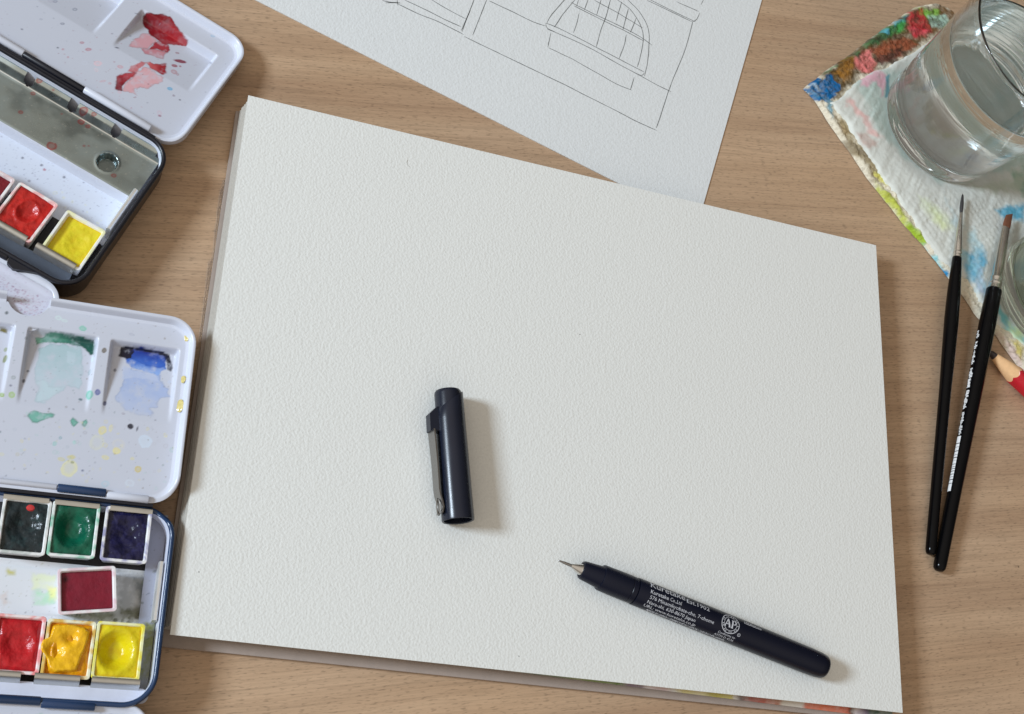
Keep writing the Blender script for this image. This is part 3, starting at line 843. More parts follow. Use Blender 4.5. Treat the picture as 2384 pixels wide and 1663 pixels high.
st(W1, [(560, 590), (640, 520), (690, 500), (680, 530), (600, 600)], (86, 66, 46), .8, seed=13)
st(W1, [(270, 785), (400, 680), (500, 620), (545, 650), (590, 800), (560, 860), (500, 890), (400, 880), (330, 840)], (8, 92, 146), .97, .8, seed=14)
st(W1, [(300, 760), (360, 720), (440, 800), (460, 790), (420, 820), (350, 760)], (180, 200, 216), .6, .6, .8, seed=24)
st(W1, [(300, 800), (420, 880), (520, 890), (560, 960), (540, 1070), (500, 1000), (470, 920), (380, 880)], (44, 132, 160), .8, seed=15)
st(W1, [(580, 1050), (680, 1120), (700, 1200), (640, 1190), (590, 1120)], (150, 116, 66), .75, seed=17)
st(W1, [(540, 1010), (640, 1060), (760, 1250), (960, 1470), (1000, 1640), (900, 1602), (700, 1340), (600, 1180)], (150, 134, 100), .8, 3, 4, seed=61)
st(W1, [(640, 1230), (760, 1300), (900, 1420), (850, 1440), (700, 1350), (640, 1290)], (128, 116, 96), .75, seed=18)
st(W1, [(880, 1500), (990, 1560), (1000, 1640), (920, 1602)], (206, 200, 84), .8, seed=19)
st(W7, [(140, 100), (240, 190), (330, 330), (470, 500), (440, 520), (330, 400), (240, 280), (150, 160)], (178, 186, 78), .9, seed=20)
st(W7, [(330, 350), (380, 360), (470, 480), (450, 520), (380, 460)], (142, 174, 44), .85, seed=30)
st(W7, [(440, 500), (520, 560), (610, 680), (600, 720), (520, 640)], (120, 196, 208), .85, seed=21)
st(W7, [(560, 640), (610, 680), (600, 720), (565, 680)], (10, 130, 184), .9, .6, 1, seed=31)
st(W7, [(900, 1060), (1068, 1180), (1068, 1310), (960, 1150)], (206, 184, 176), .8, seed=22)
st(W7, [(1000, 1100), (1068, 1120), (1080, 1260), (1030, 1200)], (206, 190, 104), .8, seed=23)
mot = fbm(x * .28, y * .28, 4, 150); mo2 = fbm(x * .9, y * .9, 3, 151)
upper = sstep(170, 185, y)[..., None]
dirt = (sstep(.52, .75, mot) * .55)[..., None] * upper + (sstep(.55, .7, mo2) * .28)[..., None]
cv.c = cv.c * (1 - dirt) + np.array([.075, .055, .035]) * dirt
cv.c *= (.88 + .24 * mo2)[..., None]
V, F = gridmesh(x, y, zl)
tag(obj('paint_rag', V, F, M['cloth'], smooth=180, colr=cv.c.reshape(-1, 3)), 'thick cream rag with blue, red and green paint stains beneath the white tissue', 'rag')

A2 = list(W1([(515, 910), (560, 880), (620, 850), (720, 760), (780, 690), (950, 610), (1030, 590), (1500, 300), (1640, 200)], 3.2)) + [(250, 209)]
B2 = list(W1([(515, 910), (580, 1000), (660, 1090), (700, 1190), (790, 1300), (900, 1440), (970, 1560)], 3.2)) + list(W7([(190, 80), (300, 235), (385, 350), (480, 505), (560, 610), (640, 700), (720, 720), (800, 850), (890, 990), (980, 1050), (1068, 1130)], 3.2)) + [(270, 6), (300, -25)]
x, y, sA, sB = patch(A2, B2, .6)
ed = np.minimum(sA, sB)
jag = (fbm(sB * .18, sA * .18, 4, 35) - .5)
x += 2.6 * jag; y += 2.0 * (fbm(sB * .2, sA * .2, 4, 36) - .5)
k = settle(x, y)
dirn = (x * .80 - y * .6)
wr = fbm(dirn * .42 + 1.6 * fbm(x * .04, y * .04, 2, 43), (x * .6 + y * .8) * .05, 4, 40)
d1 = (x * .89 + y * .45) / 3.1; d2 = (y * .89 - x * .45) / 3.1
emb = np.exp(-((d1 - np.round(d1)) ** 2 + (d2 - np.round(d2)) ** 2) / .045) * sstep(120, 100, y)
zt = .15 + h_bed(x, y) + .35 + k * (.8 * (fbm(x * .05, y * .05, 3, 41)) + .8 * (wr - .3) + .34 * emb + .22 * (vnoise(x * .7, y * .7) - .5)) * sstep(-1, 3, ed)
zt = np.maximum(zt, h_bed(x, y) + .25)
zt -= 1.6 * sstep(.8, 0, ed)
cv = Canvas(x, y, alb(199, 201, 194))
st(W1, [(700, 720), (980, 640), (1400, 500), (2228, 800), (2300, 1500), (1500, 1640), (1130, 1400), (900, 1150), (800, 950)], (170, 186, 178), .85, 4, 4, seed=42)
st(W1, [(740, 690), (900, 640), (990, 650), (980, 860), (950, 890), (920, 760), (760, 780)], (206, 160, 172), .85, seed=43)
st(W1, [(990, 690), (1035, 660), (1030, 860), (990, 870)], (90, 140, 150), .85, .8, 1, seed=44)
st(W1, [(610, 860), (700, 920), (820, 1050), (960, 1250), (900, 1260), (760, 1080), (640, 960)], (212, 166, 160), .7, seed=45)
st(W1, [(700, 1170), (850, 1180), (930, 1290), (860, 1350), (760, 1260)], (176, 150, 140), .7, seed=46)
st(W1, [(1330, 420), (1390, 400), (1370, 480), (1340, 500)], (52, 56, 66), .9, .6, 1, seed=47)
st(W7, [(470, 280), (560, 330), (580, 450), (500, 380)], (202, 210, 150), .7, 3, 3, seed=48)
st(W7, [(690, 560), (790, 500), (830, 620), (800, 760), (720, 740), (670, 640)], (88, 160, 190), .85, 3, 3, seed=49)
st(W7, [(870, 290), (1068, 250), (1068, 370), (990, 380), (900, 330)], (74, 152, 178), .85, 3, 3, seed=50)
st(W7, [(700, 420), (760, 400), (800, 520), (760, 640), (700, 500)], (172, 202, 208), .7, 3, 3, seed=51)
st(W7, [(740, 640), (800, 700), (830, 850), (760, 800)], (176, 180, 208), .7, 3, 3, seed=52)
st(W7, [(870, 840), (930, 900), (1068, 1080), (1068, 1130), (900, 1000)], (118, 184, 188), .9, 2, 2, seed=53)
st(W7, [(960, 60), (1100, 20), (1100, 250), (1000, 160)], (110, 150, 122), .7, 4, 4, seed=54)
st(W7, [(680, 130), (900, 110), (1060, 60), (1060, 180), (900, 200), (740, 160)], (176, 184, 168), .8, 4, 4, seed=55)
st(W7, [(600, 560), (700, 640), (760, 760), (830, 900), (900, 960), (860, 860), (800, 700), (700, 560)], (140, 188, 200), .6, 3, 4, seed=71)
st(W7, [(880, 300), (1000, 260), (1040, 330), (960, 360)], (84, 158, 184), .7, 3, 4, seed=72)
st(W7, [(380, 200), (520, 260), (640, 420), (560, 430), (430, 330)], (196, 206, 168), .6, 4, 4, seed=73)
st(W7, [(560, 180), (640, 330), (700, 420), (620, 420)], (168, 190, 194), .6, 4, 4, seed=74)
st(W7, [(960, 980), (1068, 1060), (1068, 1130), (980, 1060)], (196, 200, 120), .7, 3, 3, seed=75)
st(W7, [(1000, 640), (1100, 700), (1100, 1000), (960, 900)], (150, 178, 160), .6, 4, 4, seed=76)
fade = fbm(x * .12, y * .12, 4, 77)[..., None]
cv.c *= .90 + .16 * fade
V, F = gridmesh(x, y, zt)
tag(obj('tissue', V, F, M['tissue'], smooth=180, colr=cv.c.reshape(-1, 3)), 'crumpled white kitchen tissue with pale blue stains lying on the cream rag', 'tissue')

# ------------------------------------------------------------------ glasses of water
def tumbler(c, z0, Hh, r0, r1, wall, base, level, name, label, mg, mwat, ribs=True):
    fr = flat(c[0], c[1], 0, z0)
    t = thing(name, label, 'drinking glass', fr, 'glasses of rinsing water on the tissue')
    ro = lambda z: r0 + (r1 - r0) * z / Hh
    prof = [(1.4, r0 * .45), (.6, r0 * .7), (0, r0 - 3.5), (.25, r0 - 1.6), (1.0, r0 - .5), (2.2, ro(2.2))]
    for z in np.arange(3, 26, .5):
        prof.append((z, ro(z) + (.05 * math.sin(z * 1.1) * sstep(3, 5, z) * sstep(26, 16, z) if ribs else 0)))
    for z in np.linspace(27, Hh - 1.2, 14): prof.append((z, ro(z)))
    prof += [(Hh - .8 + .8 * math.sin(a), ro(Hh) - wall / 2 + wall / 2 * math.cos(a)) for a in np.linspace(.05, math.pi - .05, 15)]
    for z in np.linspace(Hh - 3, base + 4, 18): prof.append((z, ro(z) - wall - .35 * sstep(20, 8, z)))
    prof += [(base + 2, ro(base) - wall - 1.0), (base + .8, ro(base) - wall - 2.6), (base + .2, ro(base) - wall - 6), (base, r0 * .35)]
    lathe(prof, 96, 'z').build('glass_wall', mg, t, smooth=180)
    pw = [(base + .05, r0 * .35), (base + .25, ro(base) - wall - 5.9), (base + .85, ro(base) - wall - 2.5), (base + 2, ro(base) - wall - .92)]
    for z in np.linspace(base + 4, level - 1.2, 12): pw.append((z, ro(z) - wall + .08 - .35 * sstep(20, 8, z)))
    rl = ro(level) - wall + .08
    pw += [(level, rl), (level - .5, rl - .5), (level - .9, rl - 1.4), (level - 1.05, rl - 3), (level - 1.1, 4)]
    lathe(pw, 96, 'z').build('water', mwat, t, smooth=180)
    return t
tumbler(G1, 2.75, 81, 33.0, 41.0, 1.35, 8.5, 58, 'drinking_glass', 'clear tumbler of clean water standing on the tissue at the top right', M['glass'], M['water'])
tumbler(G2, 2.75, 70, 31.5, 36.0, 2.4, 9.0, 34, 'drinking_glass', 'pale green tinted glass cut off at the frame edge, below the clear tumbler', M['glass2'], M['water2'], False)

# ------------------------------------------------------------------ paint pans
def pan(fr, pfr_z, w_, d_, name, label, paint, hfun, paintmat='paint_wet', tray=(222, 222, 218), smear=None, hgt=9.3, seed=0, rot=0.0):
    t = thing('paint_pan', label, 'paint pan', fr, 'square pans of watercolour paint in the tins')
    hw_, hd = w_ / 2, d_ / 2
    prof = [(1.5, 0, .8), (1.15, .25, .9), (.1, hgt - .6, 1.1), (0, hgt - .15, 1.1), (.15, hgt, 1.0), (.85, hgt, .7), (1.05, hgt - .2, .6), (1.25, hgt - 1.2, .5), (1.9, 1.2, .5)]
    n_ = 5
    rings = [ring(rr(-hw_, hw_, -hd, hd, r_ + dd, dd, n_), z) for dd, z, r_ in prof]
    # extra points along the sides so that smears of paint can colour the rim
    def dense(R_):
        out = []
        for a, b in zip(R_, R_[1:] + R_[:1]):
            m_ = max(1, int(math.dist(a, b) / .8))
            out += [tuple(np.array(a) + (np.array(b) - np.array(a)) * k / m_) for k in range(m_)]
        return out
    cnt = [max(1, int(math.dist(a, b) / .8)) for a, b in zip(rings[2], rings[2][1:] + rings[2][:1])]
    R2 = []
    for R_ in rings:
        o_ = []
        for m_, a, b in zip(cnt, R_, R_[1:] + R_[:1]):
            o_ += [tuple(np.array(a) + (np.array(b) - np.array(a)) * k / m_) for k in range(m_)]
        R2.append(o_)
    mb = MB().loft(R2, True, True)
    Vv = np.array(mb.V)
    cvv = Canvas(Vv[:, 0], Vv[:, 1], alb(*tray))
    f = fbm(Vv[:, 0] * .45, Vv[:, 1] * .45, 4, seed + 60)
    up = sstep(hgt - 2.5, hgt - .1, Vv[:, 2])
    if smear is not None:
        ain = np.clip(sstep(.38, .66, f) * smear[1] * 1.5, 0, 1) * up
        cvv.c = cvv.c * (1 - ain[:, None]) + alb(*smear[0]) * ain[:, None]
    mb.build('tray', M['pan'], t, smooth=35, colr=cvv.c)
    iu, iv = hw_ - 1.12, hd - 1.12
    X, Y = grid(-iu, iu, -iv, iv, .28)
    Zp, Cp = hfun(X, Y, iu, iv)
    Cp = np.clip(Cp, 0, 1)
    V_, F_ = gridmesh(X, Y, Zp + hgt)
    obj('paint', V_, F_, M[paintmat], t, smooth=180, colr=Cp.reshape(-1, 3))
    return t
def cake(base, dark=None, dimple=(0, 0, 5, 2), level=-1.4, lump=.5, freq=.3, seed=0, tilt=(0, 0), streak=.25, rim=.0, corner=.0, light=None):
    b = alb(*base) * .85; dk = .85 * alb(*(dark or tuple(int(q * .6) for q in base)))
    def f(X, Y, iu, iv):
        n1 = fbm(X * freq, Y * freq, 4, seed)
        h = level + lump * (n1 - .5) * 2 + tilt[0] * X / iu + tilt[1] * Y / iv
        if dimple:
            dx, dy, r, dep = dimple
            e = np.hypot(X - dx, (Y - dy) * .85) / r
            h = h - dep * (1 - sstep(.3, 1.0, e)) + rim * np.exp(-((e - 1.08) / .16) ** 2)
        bd = np.minimum(iu - abs(X), iv - abs(Y))
        h = h - corner * (1 - sstep(0, 1.6, bd))
        h = np.minimum(h, -.15)
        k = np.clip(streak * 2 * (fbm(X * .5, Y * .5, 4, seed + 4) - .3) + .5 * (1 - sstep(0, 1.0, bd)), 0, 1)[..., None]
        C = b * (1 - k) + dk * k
        if light is not None:
            l = sstep(.55, .75, fbm(X * .6, Y * .6, 3, seed + 8))[..., None] * .6
            C = C * (1 - l) + alb(*light) * l
        return h, C
    return f

# ------------------------------------------------------------------ tins
def tin_box(T, tin, u0, u1, v0, v1, r, shell, liner, drop=0.0):
    zz = lambda z: (lambda p: z * (1 - drop * float(sstep(v1 - 6, v1 - 1.5, p[1])))) if drop else z
    n_ = 12
    pr = [(2.4, .05), (.8, .3), (.15, 1.2), (0, 2.4), (0, 12.9), (-.3, 13.5), (-.35, 14.2), (0, 14.8), (.6, 15.0), (1.1, 14.8), (1.4, 14.2), (1.35, 13.2)]
    MB().loft([ring(rr(u0, u1, v0, v1, r, d, n_), zz(z)) for d, z in pr], True, False).build('box_shell', shell, tin, smooth=50)
    pr = [(1.3, 14.0), (1.6, 12.8), (1.7, 2.6), (2.5, 1.3), (4, .9)]
    mb = MB().loft([ring(rr(u0, u1, v0, v1, r, d, n_), zz(z)) for d, z in pr], False, True)
    mb.build('box_lining', liner, tin, smooth=40)
def lid_shell(L, T, tin, u0, u1, v0, v1, r, matrim, hr=3.5, depth=3.2, gap=None, name='lid', flip=False):
    n_ = 12
    def k(p):                                 # the rim runs out towards the hinge
        if flip: return 1.0
        return .12 + .88 * float(sstep(v0 + 1.5, v0 + 9, p[1]))
    def pts(d):
        P = [tuple(p) for p in rr(u0, u1, v0, v1, r, d, n_)]
        if gap: P[2 * n_:2 * n_] = [(gap[1], v1 - d), (gap[0], v1 - d)]
        return P
    rings = [[(p[0], p[1], z) for p in pts(d)] for d, z in ((2.5, -depth), (.7, -depth + .2), (.1, -depth + 1.2), (0, -.4))]
    q_ = hr / 3.5
    for d, z in ((0, hr - 1.0 * q_), (-.15, hr - .5 * q_), (.05, hr - .1), (.5, hr), (1.0, hr - .12), (1.35, hr - .6 * q_), (1.6, hr * .5), (2.1, .35 * q_), (3.2, .02), (4.5, -.12)):
        rings.append([(p[0], p[1], z * k(p)) for p in pts(d)])
    mb = MB().loft(rings, False, False)
    if gap:
        m_ = len(rings[0]); j = 2 * n_
        mb.F = [f for f in mb.F if not (f[0] % m_ == j and f[1] % m_ == j + 1)]
    return mb.build(name, matrim, tin, rel=relmat(T, L), smooth=50)
def lid_floor(L, T, lid, u0, u1, v0, v1, r, vis_u0, wells, base, dmax, step=.34):
    d = 2.9
    X, Y = grid(u0 + d, u1 - d, v0 + d, v1 - d, step)
    # pull the corner vertices in to the rounded outline
    ri = r - d
    for cx, cy, sx_, sy_ in ((u1 - d - ri, v1 - d - ri, 1, 1), (u1 - d - ri, v0 + d + ri, 1, -1), (u0 + d + ri, v1 - d - ri, -1, 1), (u0 + d + ri, v0 + d + ri, -1, -1)):
        m_ = ((X - cx) * sx_ > 0) & ((Y - cy) * sy_ > 0)
        q = np.hypot(X - cx, Y - cy); f = np.where(m_ & (q > ri), ri / np.maximum(q, 1e-6), 1)
        X, Y = cx + (X - cx) * f, cy + (Y - cy) * f
    H = np.zeros_like(X) + .02
    for a, b, lo, hi in wells:
        e = 1.5
        prof = np.clip((Y - lo) / (hi - lo), 0, 1) * (1 - sstep(hi - e, hi + .5, Y))
        side = sstep(a - .2, a + e * .9, X) * (1 - sstep(b - e * .9, b + .2, X))
        H -= dmax * prof * side
    c_ = np.array([(CAM - L.o) @ L.u, (CAM - L.o) @ L.v, (CAM - L.o) @ L.n])
    k_ = H / (c_[2] - H)
    return X, Y, H, Canvas(X - (c_[0] - X) * k_, Y - (c_[1] - Y) * k_, base)
def barrel(tin, name, a, b, v, z, r, mat):
    MB().tube([(a, v, z), (a + .25, v, z), (b - .25, v, z), (b, v, z)], [r * .9, r, r, r * .9], 16).build(name, mat, tin, smooth=40)
def sheet_strip(mbs, us, prof):               # bent sheet metal: prof is (v,z) swept along u, with thickness
    P = np.array(prof, float)
    t_ = np.gradient(P, axis=0); t_ /= np.linalg.norm(t_, axis=1)[:, None]
    nn = np.stack([-t_[:, 1], t_[:, 0]], 1) * .18
    ringp = list(P + nn) + list((P - nn)[::-1])
    mbs.loft([[(u, p[0], p[1]) for p in ringp] for u in us], True, True)
    return mbs
WHITE = alb(181, 185, 197)

# ---- black tin, upper left
T1 = flat(-165.82, 112.04, -32.0)
tin1 = thing('paint_tin', 'open black watercolour tin with red mixed in its white lid', 'paint tin', T1, 'open watercolour tins')
M['lining1'] = m_plain('white_lining', WHITE, .3, var=.03)
tin_box(T1, tin1, -112, 11.9, -72.3, -1.8, 10, M['black_tin'], M['lining1'])
LD1 = T1.tilted(0, .4, 12.6, -8.6)
e_r = LD1.pts(Z1, [(2195, 480), (1900, 870), (1680, 1150)], 2.5)[:, 0].mean()
e_t = LD1.pts(Z1, [(1600, 20), (1850, 165), (2050, 290)], 3.3)[:, 1].mean()
print('lid1', e_r, e_t)
U1, V1 = e_r, e_t
lid1 = lid_shell(LD1, T1, tin1, -112, U1, -1.0, V1, 9.5, M['enamel_rim'])
wl = lambda L: LD1.pts(Z1, L, -.5)
q = wl([(1080, 0), (850, 290), (1280, 110), (980, 400), (1900, 500), (1680, 830), (1680, 370)])
wr_ = [((q[2][0] + q[3][0]) / 2 - .3, (q[4][0] + q[5][0]) / 2 + .6, (q[3][1] + q[5][1]) / 2, (q[4][1] + q[6][1]) / 2 + 1.0)]
wr_.append((wr_[0][0] - 46, (q[0][0] + q[1][0]) / 2 + .4, wr_[0][2], wr_[0][3]))
print('wells1', wr_)
X, Y, H, cv = lid_floor(LD1, T1, lid1, -112, U1, -1.0, V1, 9.5, -80, wr_, WHITE, 4.0)
LP = lambda L: LD1.pts(Z1, L, 0)
red = dict(warp=.7, edge=.4, ew=.4, tex=.75)
def p1(L, c, a=.95, seed=1, **k):
    kk = dict(red); kk.update(k); kk.setdefault('soft', .3); cv.poly(LP(L), alb(*c), a, seed=seed, **kk)
p1([(1140, 415), (1190, 350), (1270, 298), (1330, 300), (1400, 355), (1320, 440), (1230, 425)], (198, 142, 150), .8, 3)
p1([(1250, 432), (1400, 440), (1490, 468), (1450, 490), (1445, 522), (1370, 500), (1290, 478)], (184, 118, 128), .85, 4)
p1([(1265, 150), (1310, 118), (1430, 120), (1510, 145), (1545, 190), (1580, 250), (1640, 310), (1672, 380), (1665, 412), (1580, 405), (1500, 395), (1440, 390), (1370, 330), (1320, 300), (1310, 260), (1265, 215)], (112, 14, 26), .98, 1, tex=.16, c2=alb(148, 26, 36), grad=LP([(1300, 170), (1600, 340)]))
p1([(1340, 180), (1420, 170), (1560, 290), (1600, 370), (1560, 380), (1440, 260)], (178, 42, 48), .6, 5, edge=0, soft=1.2) if False else None
p1([(1320, 440), (1400, 360), (1500, 395), (1512, 445), (1480, 470), (1400, 442)], (156, 50, 60), .95, 2)
p1([(1090, 808), (1100, 750), (1200, 650), (1290, 590), (1400, 650), (1455, 690), (1450, 725), (1370, 750), (1320, 790), (1240, 775), (1200, 800), (1215, 850), (1150, 820)], (198, 150, 156), .85, 6, warp=.9)
p1([(1140, 640), (1170, 580), (1260, 540), (1300, 560), (1240, 615), (1200, 645)], (180, 92, 96), .8, 7, edge=.1)
p1([(1285, 555), (1340, 552), (1370, 570), (1475, 565), (1478, 650), (1450, 668), (1400, 640), (1330, 600)], (150, 40, 48), .94, 8, c2=alb(196, 96, 98), grad=LP([(1440, 600), (1300, 570)]))
p1([(1030, 690), (1100, 648), (1215, 640), (1160, 700), (1090, 760), (1090, 808), (1025, 800)], (112, 18, 32), .97, 9, tex=.12, c2=alb(168, 44, 54), grad=LP([(1050, 780), (1180, 660)]))
dots = [(1600, 545, 56, 18, (120, 40, 58), 1, .1), (1550, 585, 24, 16, (140, 55, 70), 1, .3), (1545, 640, 26, 22, (165, 95, 105), .7, .6), (1575, 660, 14, 14, (150, 90, 100), .7, .6), (1600, 590, 8, 8, (140, 60, 70), 1, .2),
        (1575, 472, 16, 9, (130, 60, 75), .9, .5), (728, 380, 20, 12, (160, 95, 110), .9, .5), (785, 440, 26, 15, (165, 95, 110), .9, .5), (870, 565, 34, 26, (214, 178, 186), .8, .7), (855, 622, 16, 22, (214, 190, 196), .6, .8), (1068, 595, 24, 17, (190, 130, 140), .8, .6),
        (915, 722, 26, 10, (190, 150, 160), .8, .6), (975, 742, 14, 12, (185, 140, 150), .8, .6), (1508, 790, 22, 17, (66, 150, 190), .95, .4), (1543, 850, 10, 9, (110, 90, 110), .9, .5), (1597, 888, 8, 8, (50, 50, 70), .9, .1), (665, 85, 20, 15, (100, 110, 130), .85, .8),
        (555, 212, 18, 11, (80, 85, 110), .9, .7), (195, 261, 9, 8, (60, 65, 85), .9, .2), (365, 172, 12, 10, (140, 145, 160), .8, .8), (478, 165, 8, 8, (140, 145, 160), .8, .6), (392, 115, 10, 10, (160, 165, 178), .7, .7), (490, 14, 22, 14, (110, 115, 140), .7, .6), (450, 10, 26, 20, (170, 170, 185), .6, .5),
        (512, 425, 9, 8, (50, 55, 75), .95, .1), (1890, 320, 19, 13, (110, 160, 190), .8, .85), (1415, 1005, 20, 26, (190, 160, 176), .6, .9), (1418, 1030, 14, 10, (130, 60, 85), .9, .3), (1038, 425, 18, 7, (70, 70, 90), .95, .1), (1530, 915, 26, 17, (180, 186, 200), .6, .9), (750, 560, 28, 22, (185, 190, 204), .6, .9), (1930, 452, 24, 12, (180, 184, 200), .6, .9),
        (1157, 322, 9, 9, (90, 95, 115), .8, .7), (998, 300, 8, 6, (90, 95, 115), .8, .5), (1873, 562, 7, 6, (50, 55, 75), .9, .1), (1062, 820, 16, 14, (206, 160, 172), .7, .7), (1120, 265, 16, 7, (110, 110, 125), .7, .5), (1215, 122, 18, 6, (80, 80, 95), .7, .3)]
for i, (dx, dy, rx, ry, c_, a_, rg_) in enumerate(dots):
    pq = LP([(dx, dy), (dx + 10, dy)]); k_ = np.hypot(*(pq[1] - pq[0])) / 10
    cv.dot(pq[0], rx * k_, ry * k_, alb(*c_), a_, .9 if dx < 1000 else .5, rg_, seed=i)
cv.specks(150, (-75, U1, 2, V1), [alb(90, 95, 115), alb(140, 120, 135), alb(150, 155, 170)], (.1, .3), (.2, .7), 3)
cv.specks(60, (-45, -8, 5, 32), [alb(150, 80, 95), alb(170, 110, 125), alb(120, 60, 80)], (.12, .4), (.4, .9), 4)
Vv, Fv = gridmesh(X, Y, H)
obj('mixing_surface', Vv, Fv, M['enamel'], lid1, smooth=60, colr=cv.c.reshape(-1, 3))
tub = T1.pts(crop(0, 100, 400, 2002), [(280, 110), (300, 110), (975, 550), (1740, 1010)], 15)
barrel(tin1, 'lid_hinge', -100, tub[0][0], 1.0, 14.3, 1.45, M['enamel_rim'])
barrel(tin1, 'box_hinge', tub[0][0] + .3, tub[2][0] - .2, .6, 14.2, 1.3, M['black_tin'])
barrel(tin1, 'lid_hinge', tub[2][0], tub[3][0], 1.0, 14.3, 1.5, M['enamel_rim'])
MB().box(-100, 3, -1.9, -.9, 3, 14.6).build('hinge_gap_strip', M['black_tin'], tin1, smooth=0)
# bare metal rack: clip tabs, fold, plate with a pressed hole
HOLE = T1.px(crop(0, 100, 400, 2002)(1250, 1395), 7.8)
X, Y = grid(-100, 8.6, -25.2, -3.4, .3)
prof_v = np.array([-25.2, -24.9, -24.4, -8.2, -7.2, -5.7, -5.4, -4.0, -3.4]); prof_z = np.array([7.2, 7.7, 7.8, 7.8, 8.1, 10.6, 11.2, 11.9, 11.6])
H = np.interp(Y, prof_v, prof_z) + .12 * (fbm(X * .08, Y * .12, 3, 70) - .5)
dh = np.hypot(X - HOLE[0], Y - HOLE[1])
H += .3 * np.exp(-((dh - 4.2) / .5) ** 2) - 3.4 * (1 - sstep(3.3, 3.9, dh))
xc = (X[:-1, :-1] + X[1:, 1:]) / 2; yc = (Y[:-1, :-1] + Y[1:, 1:]) / 2
nt = T1.pts(crop(0, 100, 400, 2002), [(325, 350), (430, 420), (830, 650), (930, 720), (1330, 955), (1430, 1020)], 11)[:, 0]
keep = np.ones(xc.shape, bool)
nots = [(nt[0], nt[1]), (nt[2], nt[3]), (nt[4], nt[5]), (nt[0] - 18, nt[1] - 18), (nt[0] - 36, nt[1] - 36)]
for a, b in nots:
    keep &= ~((xc > a) & (xc < b) & (yc > -6.4 - .8 * np.sin(np.clip((xc - a) / (b - a), 0, 1) * math.pi)))
keep &= ~((xc > 6.6) & (yc > -6))
cv = Canvas(X, Y, np.array([.36, .425, .43]))
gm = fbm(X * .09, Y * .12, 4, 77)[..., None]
cv.c = cv.c * (1.06 - .58 * sstep(.42, .72, gm) * .75 * sstep(-26, -14, Y)[..., None])  # smudges, deepened to stand in for dark reflections in the metal
cv.c *= np.where((dh < 3.5)[..., None], .55, 1.0)  # shade inside the pressed hole, put into the colour
cv.c = np.where((Y > -5.3)[..., None], np.array([.44, .49, .47]), cv.c)  # highlight of the rolled tab tops, painted as lighter metal
kk = lambda L: T1.pts(crop(0, 100, 400, 2002), L, 8)
for i, (dx, dy, r_) in enumerate([(385, 588, 20), (240, 806, 20), (600, 1200, 46), (970, 835, 38), (1085, 885, 22), (945, 920, 30), (1022, 972, 22), (1327, 1545, 24), (695, 550, 18), (455, 500, 26), (980, 1198, 12), (1033, 1200, 8), (613, 605, 10), (720, 826, 8)]):
    cv.dot(kk([(dx, dy)])[0], r_ * .042, r_ * .034, alb(150, 40, 42), .8, .5, .6, seed=i)
cv.specks(520, (-70, 8, -25, -5), [np.array([.85, .85, .8]), np.array([.25, .25, .22]), np.array([.8, .78, .7])], (.08, .25), (.2, .6), 8)
line = np.exp(-((Y + 7.3) / .16) ** 2)[..., None]
cv.c = cv.c * (1 - .8 * line) + np.array([.92, .92, .88]) * .8 * line
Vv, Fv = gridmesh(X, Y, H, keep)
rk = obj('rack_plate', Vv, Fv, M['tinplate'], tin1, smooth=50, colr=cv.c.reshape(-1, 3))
X, Y = grid(-100, 8.8, -27.0, -25.0, .5)
H = np.interp(Y, [-27.0, -26.6, -25.4, -25.1, -25.0], [2.9, 3.2, 7.4, 7.6, 7.5])
Vv, Fv = gridmesh(X, Y, H)
obj('channel_edge', Vv, Fv, M['lining1'], tin1, smooth=50)
X, Y = grid(-100, 8.4, -46, -26.6, .35)
cv = Canvas(X, Y, alb(190, 198, 214))
cv.specks(420, (-60, 8, -45, -27), [alb(120, 125, 150), alb(90, 95, 120), alb(150, 150, 170)], (.08, .28), (.2, .8), 12)
cv.specks(12, (-20, 6, -44, -34), [alb(206, 204, 150)], (.3, .7), (.3, .6), 13, .8)
for i, (dx, dy, c_) in enumerate([(525, 1408, (150, 60, 85)), (267, 1270, (50, 50, 75)), (490, 1355, (60, 60, 80)), (755, 1497, (40, 45, 70)), (345, 1540, (120, 120, 140))]):
    cv.dot(kk([(dx, dy)])[0], .5, .45, alb(*c_), .9, 0, .3, seed=i)
Vv, Fv = gridmesh(X, Y, X * 0 + 3.0)
obj('channel_floor', Vv, Fv, M['enamel'], tin1, smooth=60, colr=cv.c.reshape(-1, 3))
cl = T1.pts(Z2, [(1205, 345), (950, 690)], 12)
mb = MB(); sheet_strip(mb, [0, 1], [(0, 0), (1, 1)]) if False else None
mb.loft([[(cl[0][0] - .7, v_, 3), (cl[0][0] - .7, v_, 11.6), (cl[0][0] - .2, v_, 12.4), (cl[0][0] + .6, v_, 12.4), (cl[0][0] + 1.0, v_, 11.8), (cl[0][0] + 1.0, v_, 3)] for v_ in (cl[0][1], cl[1][1])], True, True)
mb.build('end_clip', M['clip_bright'], tin1, smooth=30)
# front spring plate with two tabs over the pans
ft = T1.pts(Z2, [(250, 790), (340, 830), (668, 1035)], 11)[:, 0]
for a, b in ((-60, ft[0] - 16 - 3), (ft[0] - 15.5, ft[0]), (ft[1], ft[2] + .3)):
    mb = MB(); sheet_strip(mb, [a, b], [(-61.7, 12.9), (-62.3, 13.2), (-63.2, 13.0), (-63.9, 12.0), (-64.6, 9.6)])
    mb.build('spring_tab', M['tab'], tin1, smooth=50)
mb = MB(); sheet_strip(mb, [-60, ft[2] + .3], [(-64.4, 9.5), (-66.4, 6.4), (-69.0, 4.2), (-69.8, 3.6)])
mb.build('spring_plate', M['grey_tin'], tin1, smooth=50)
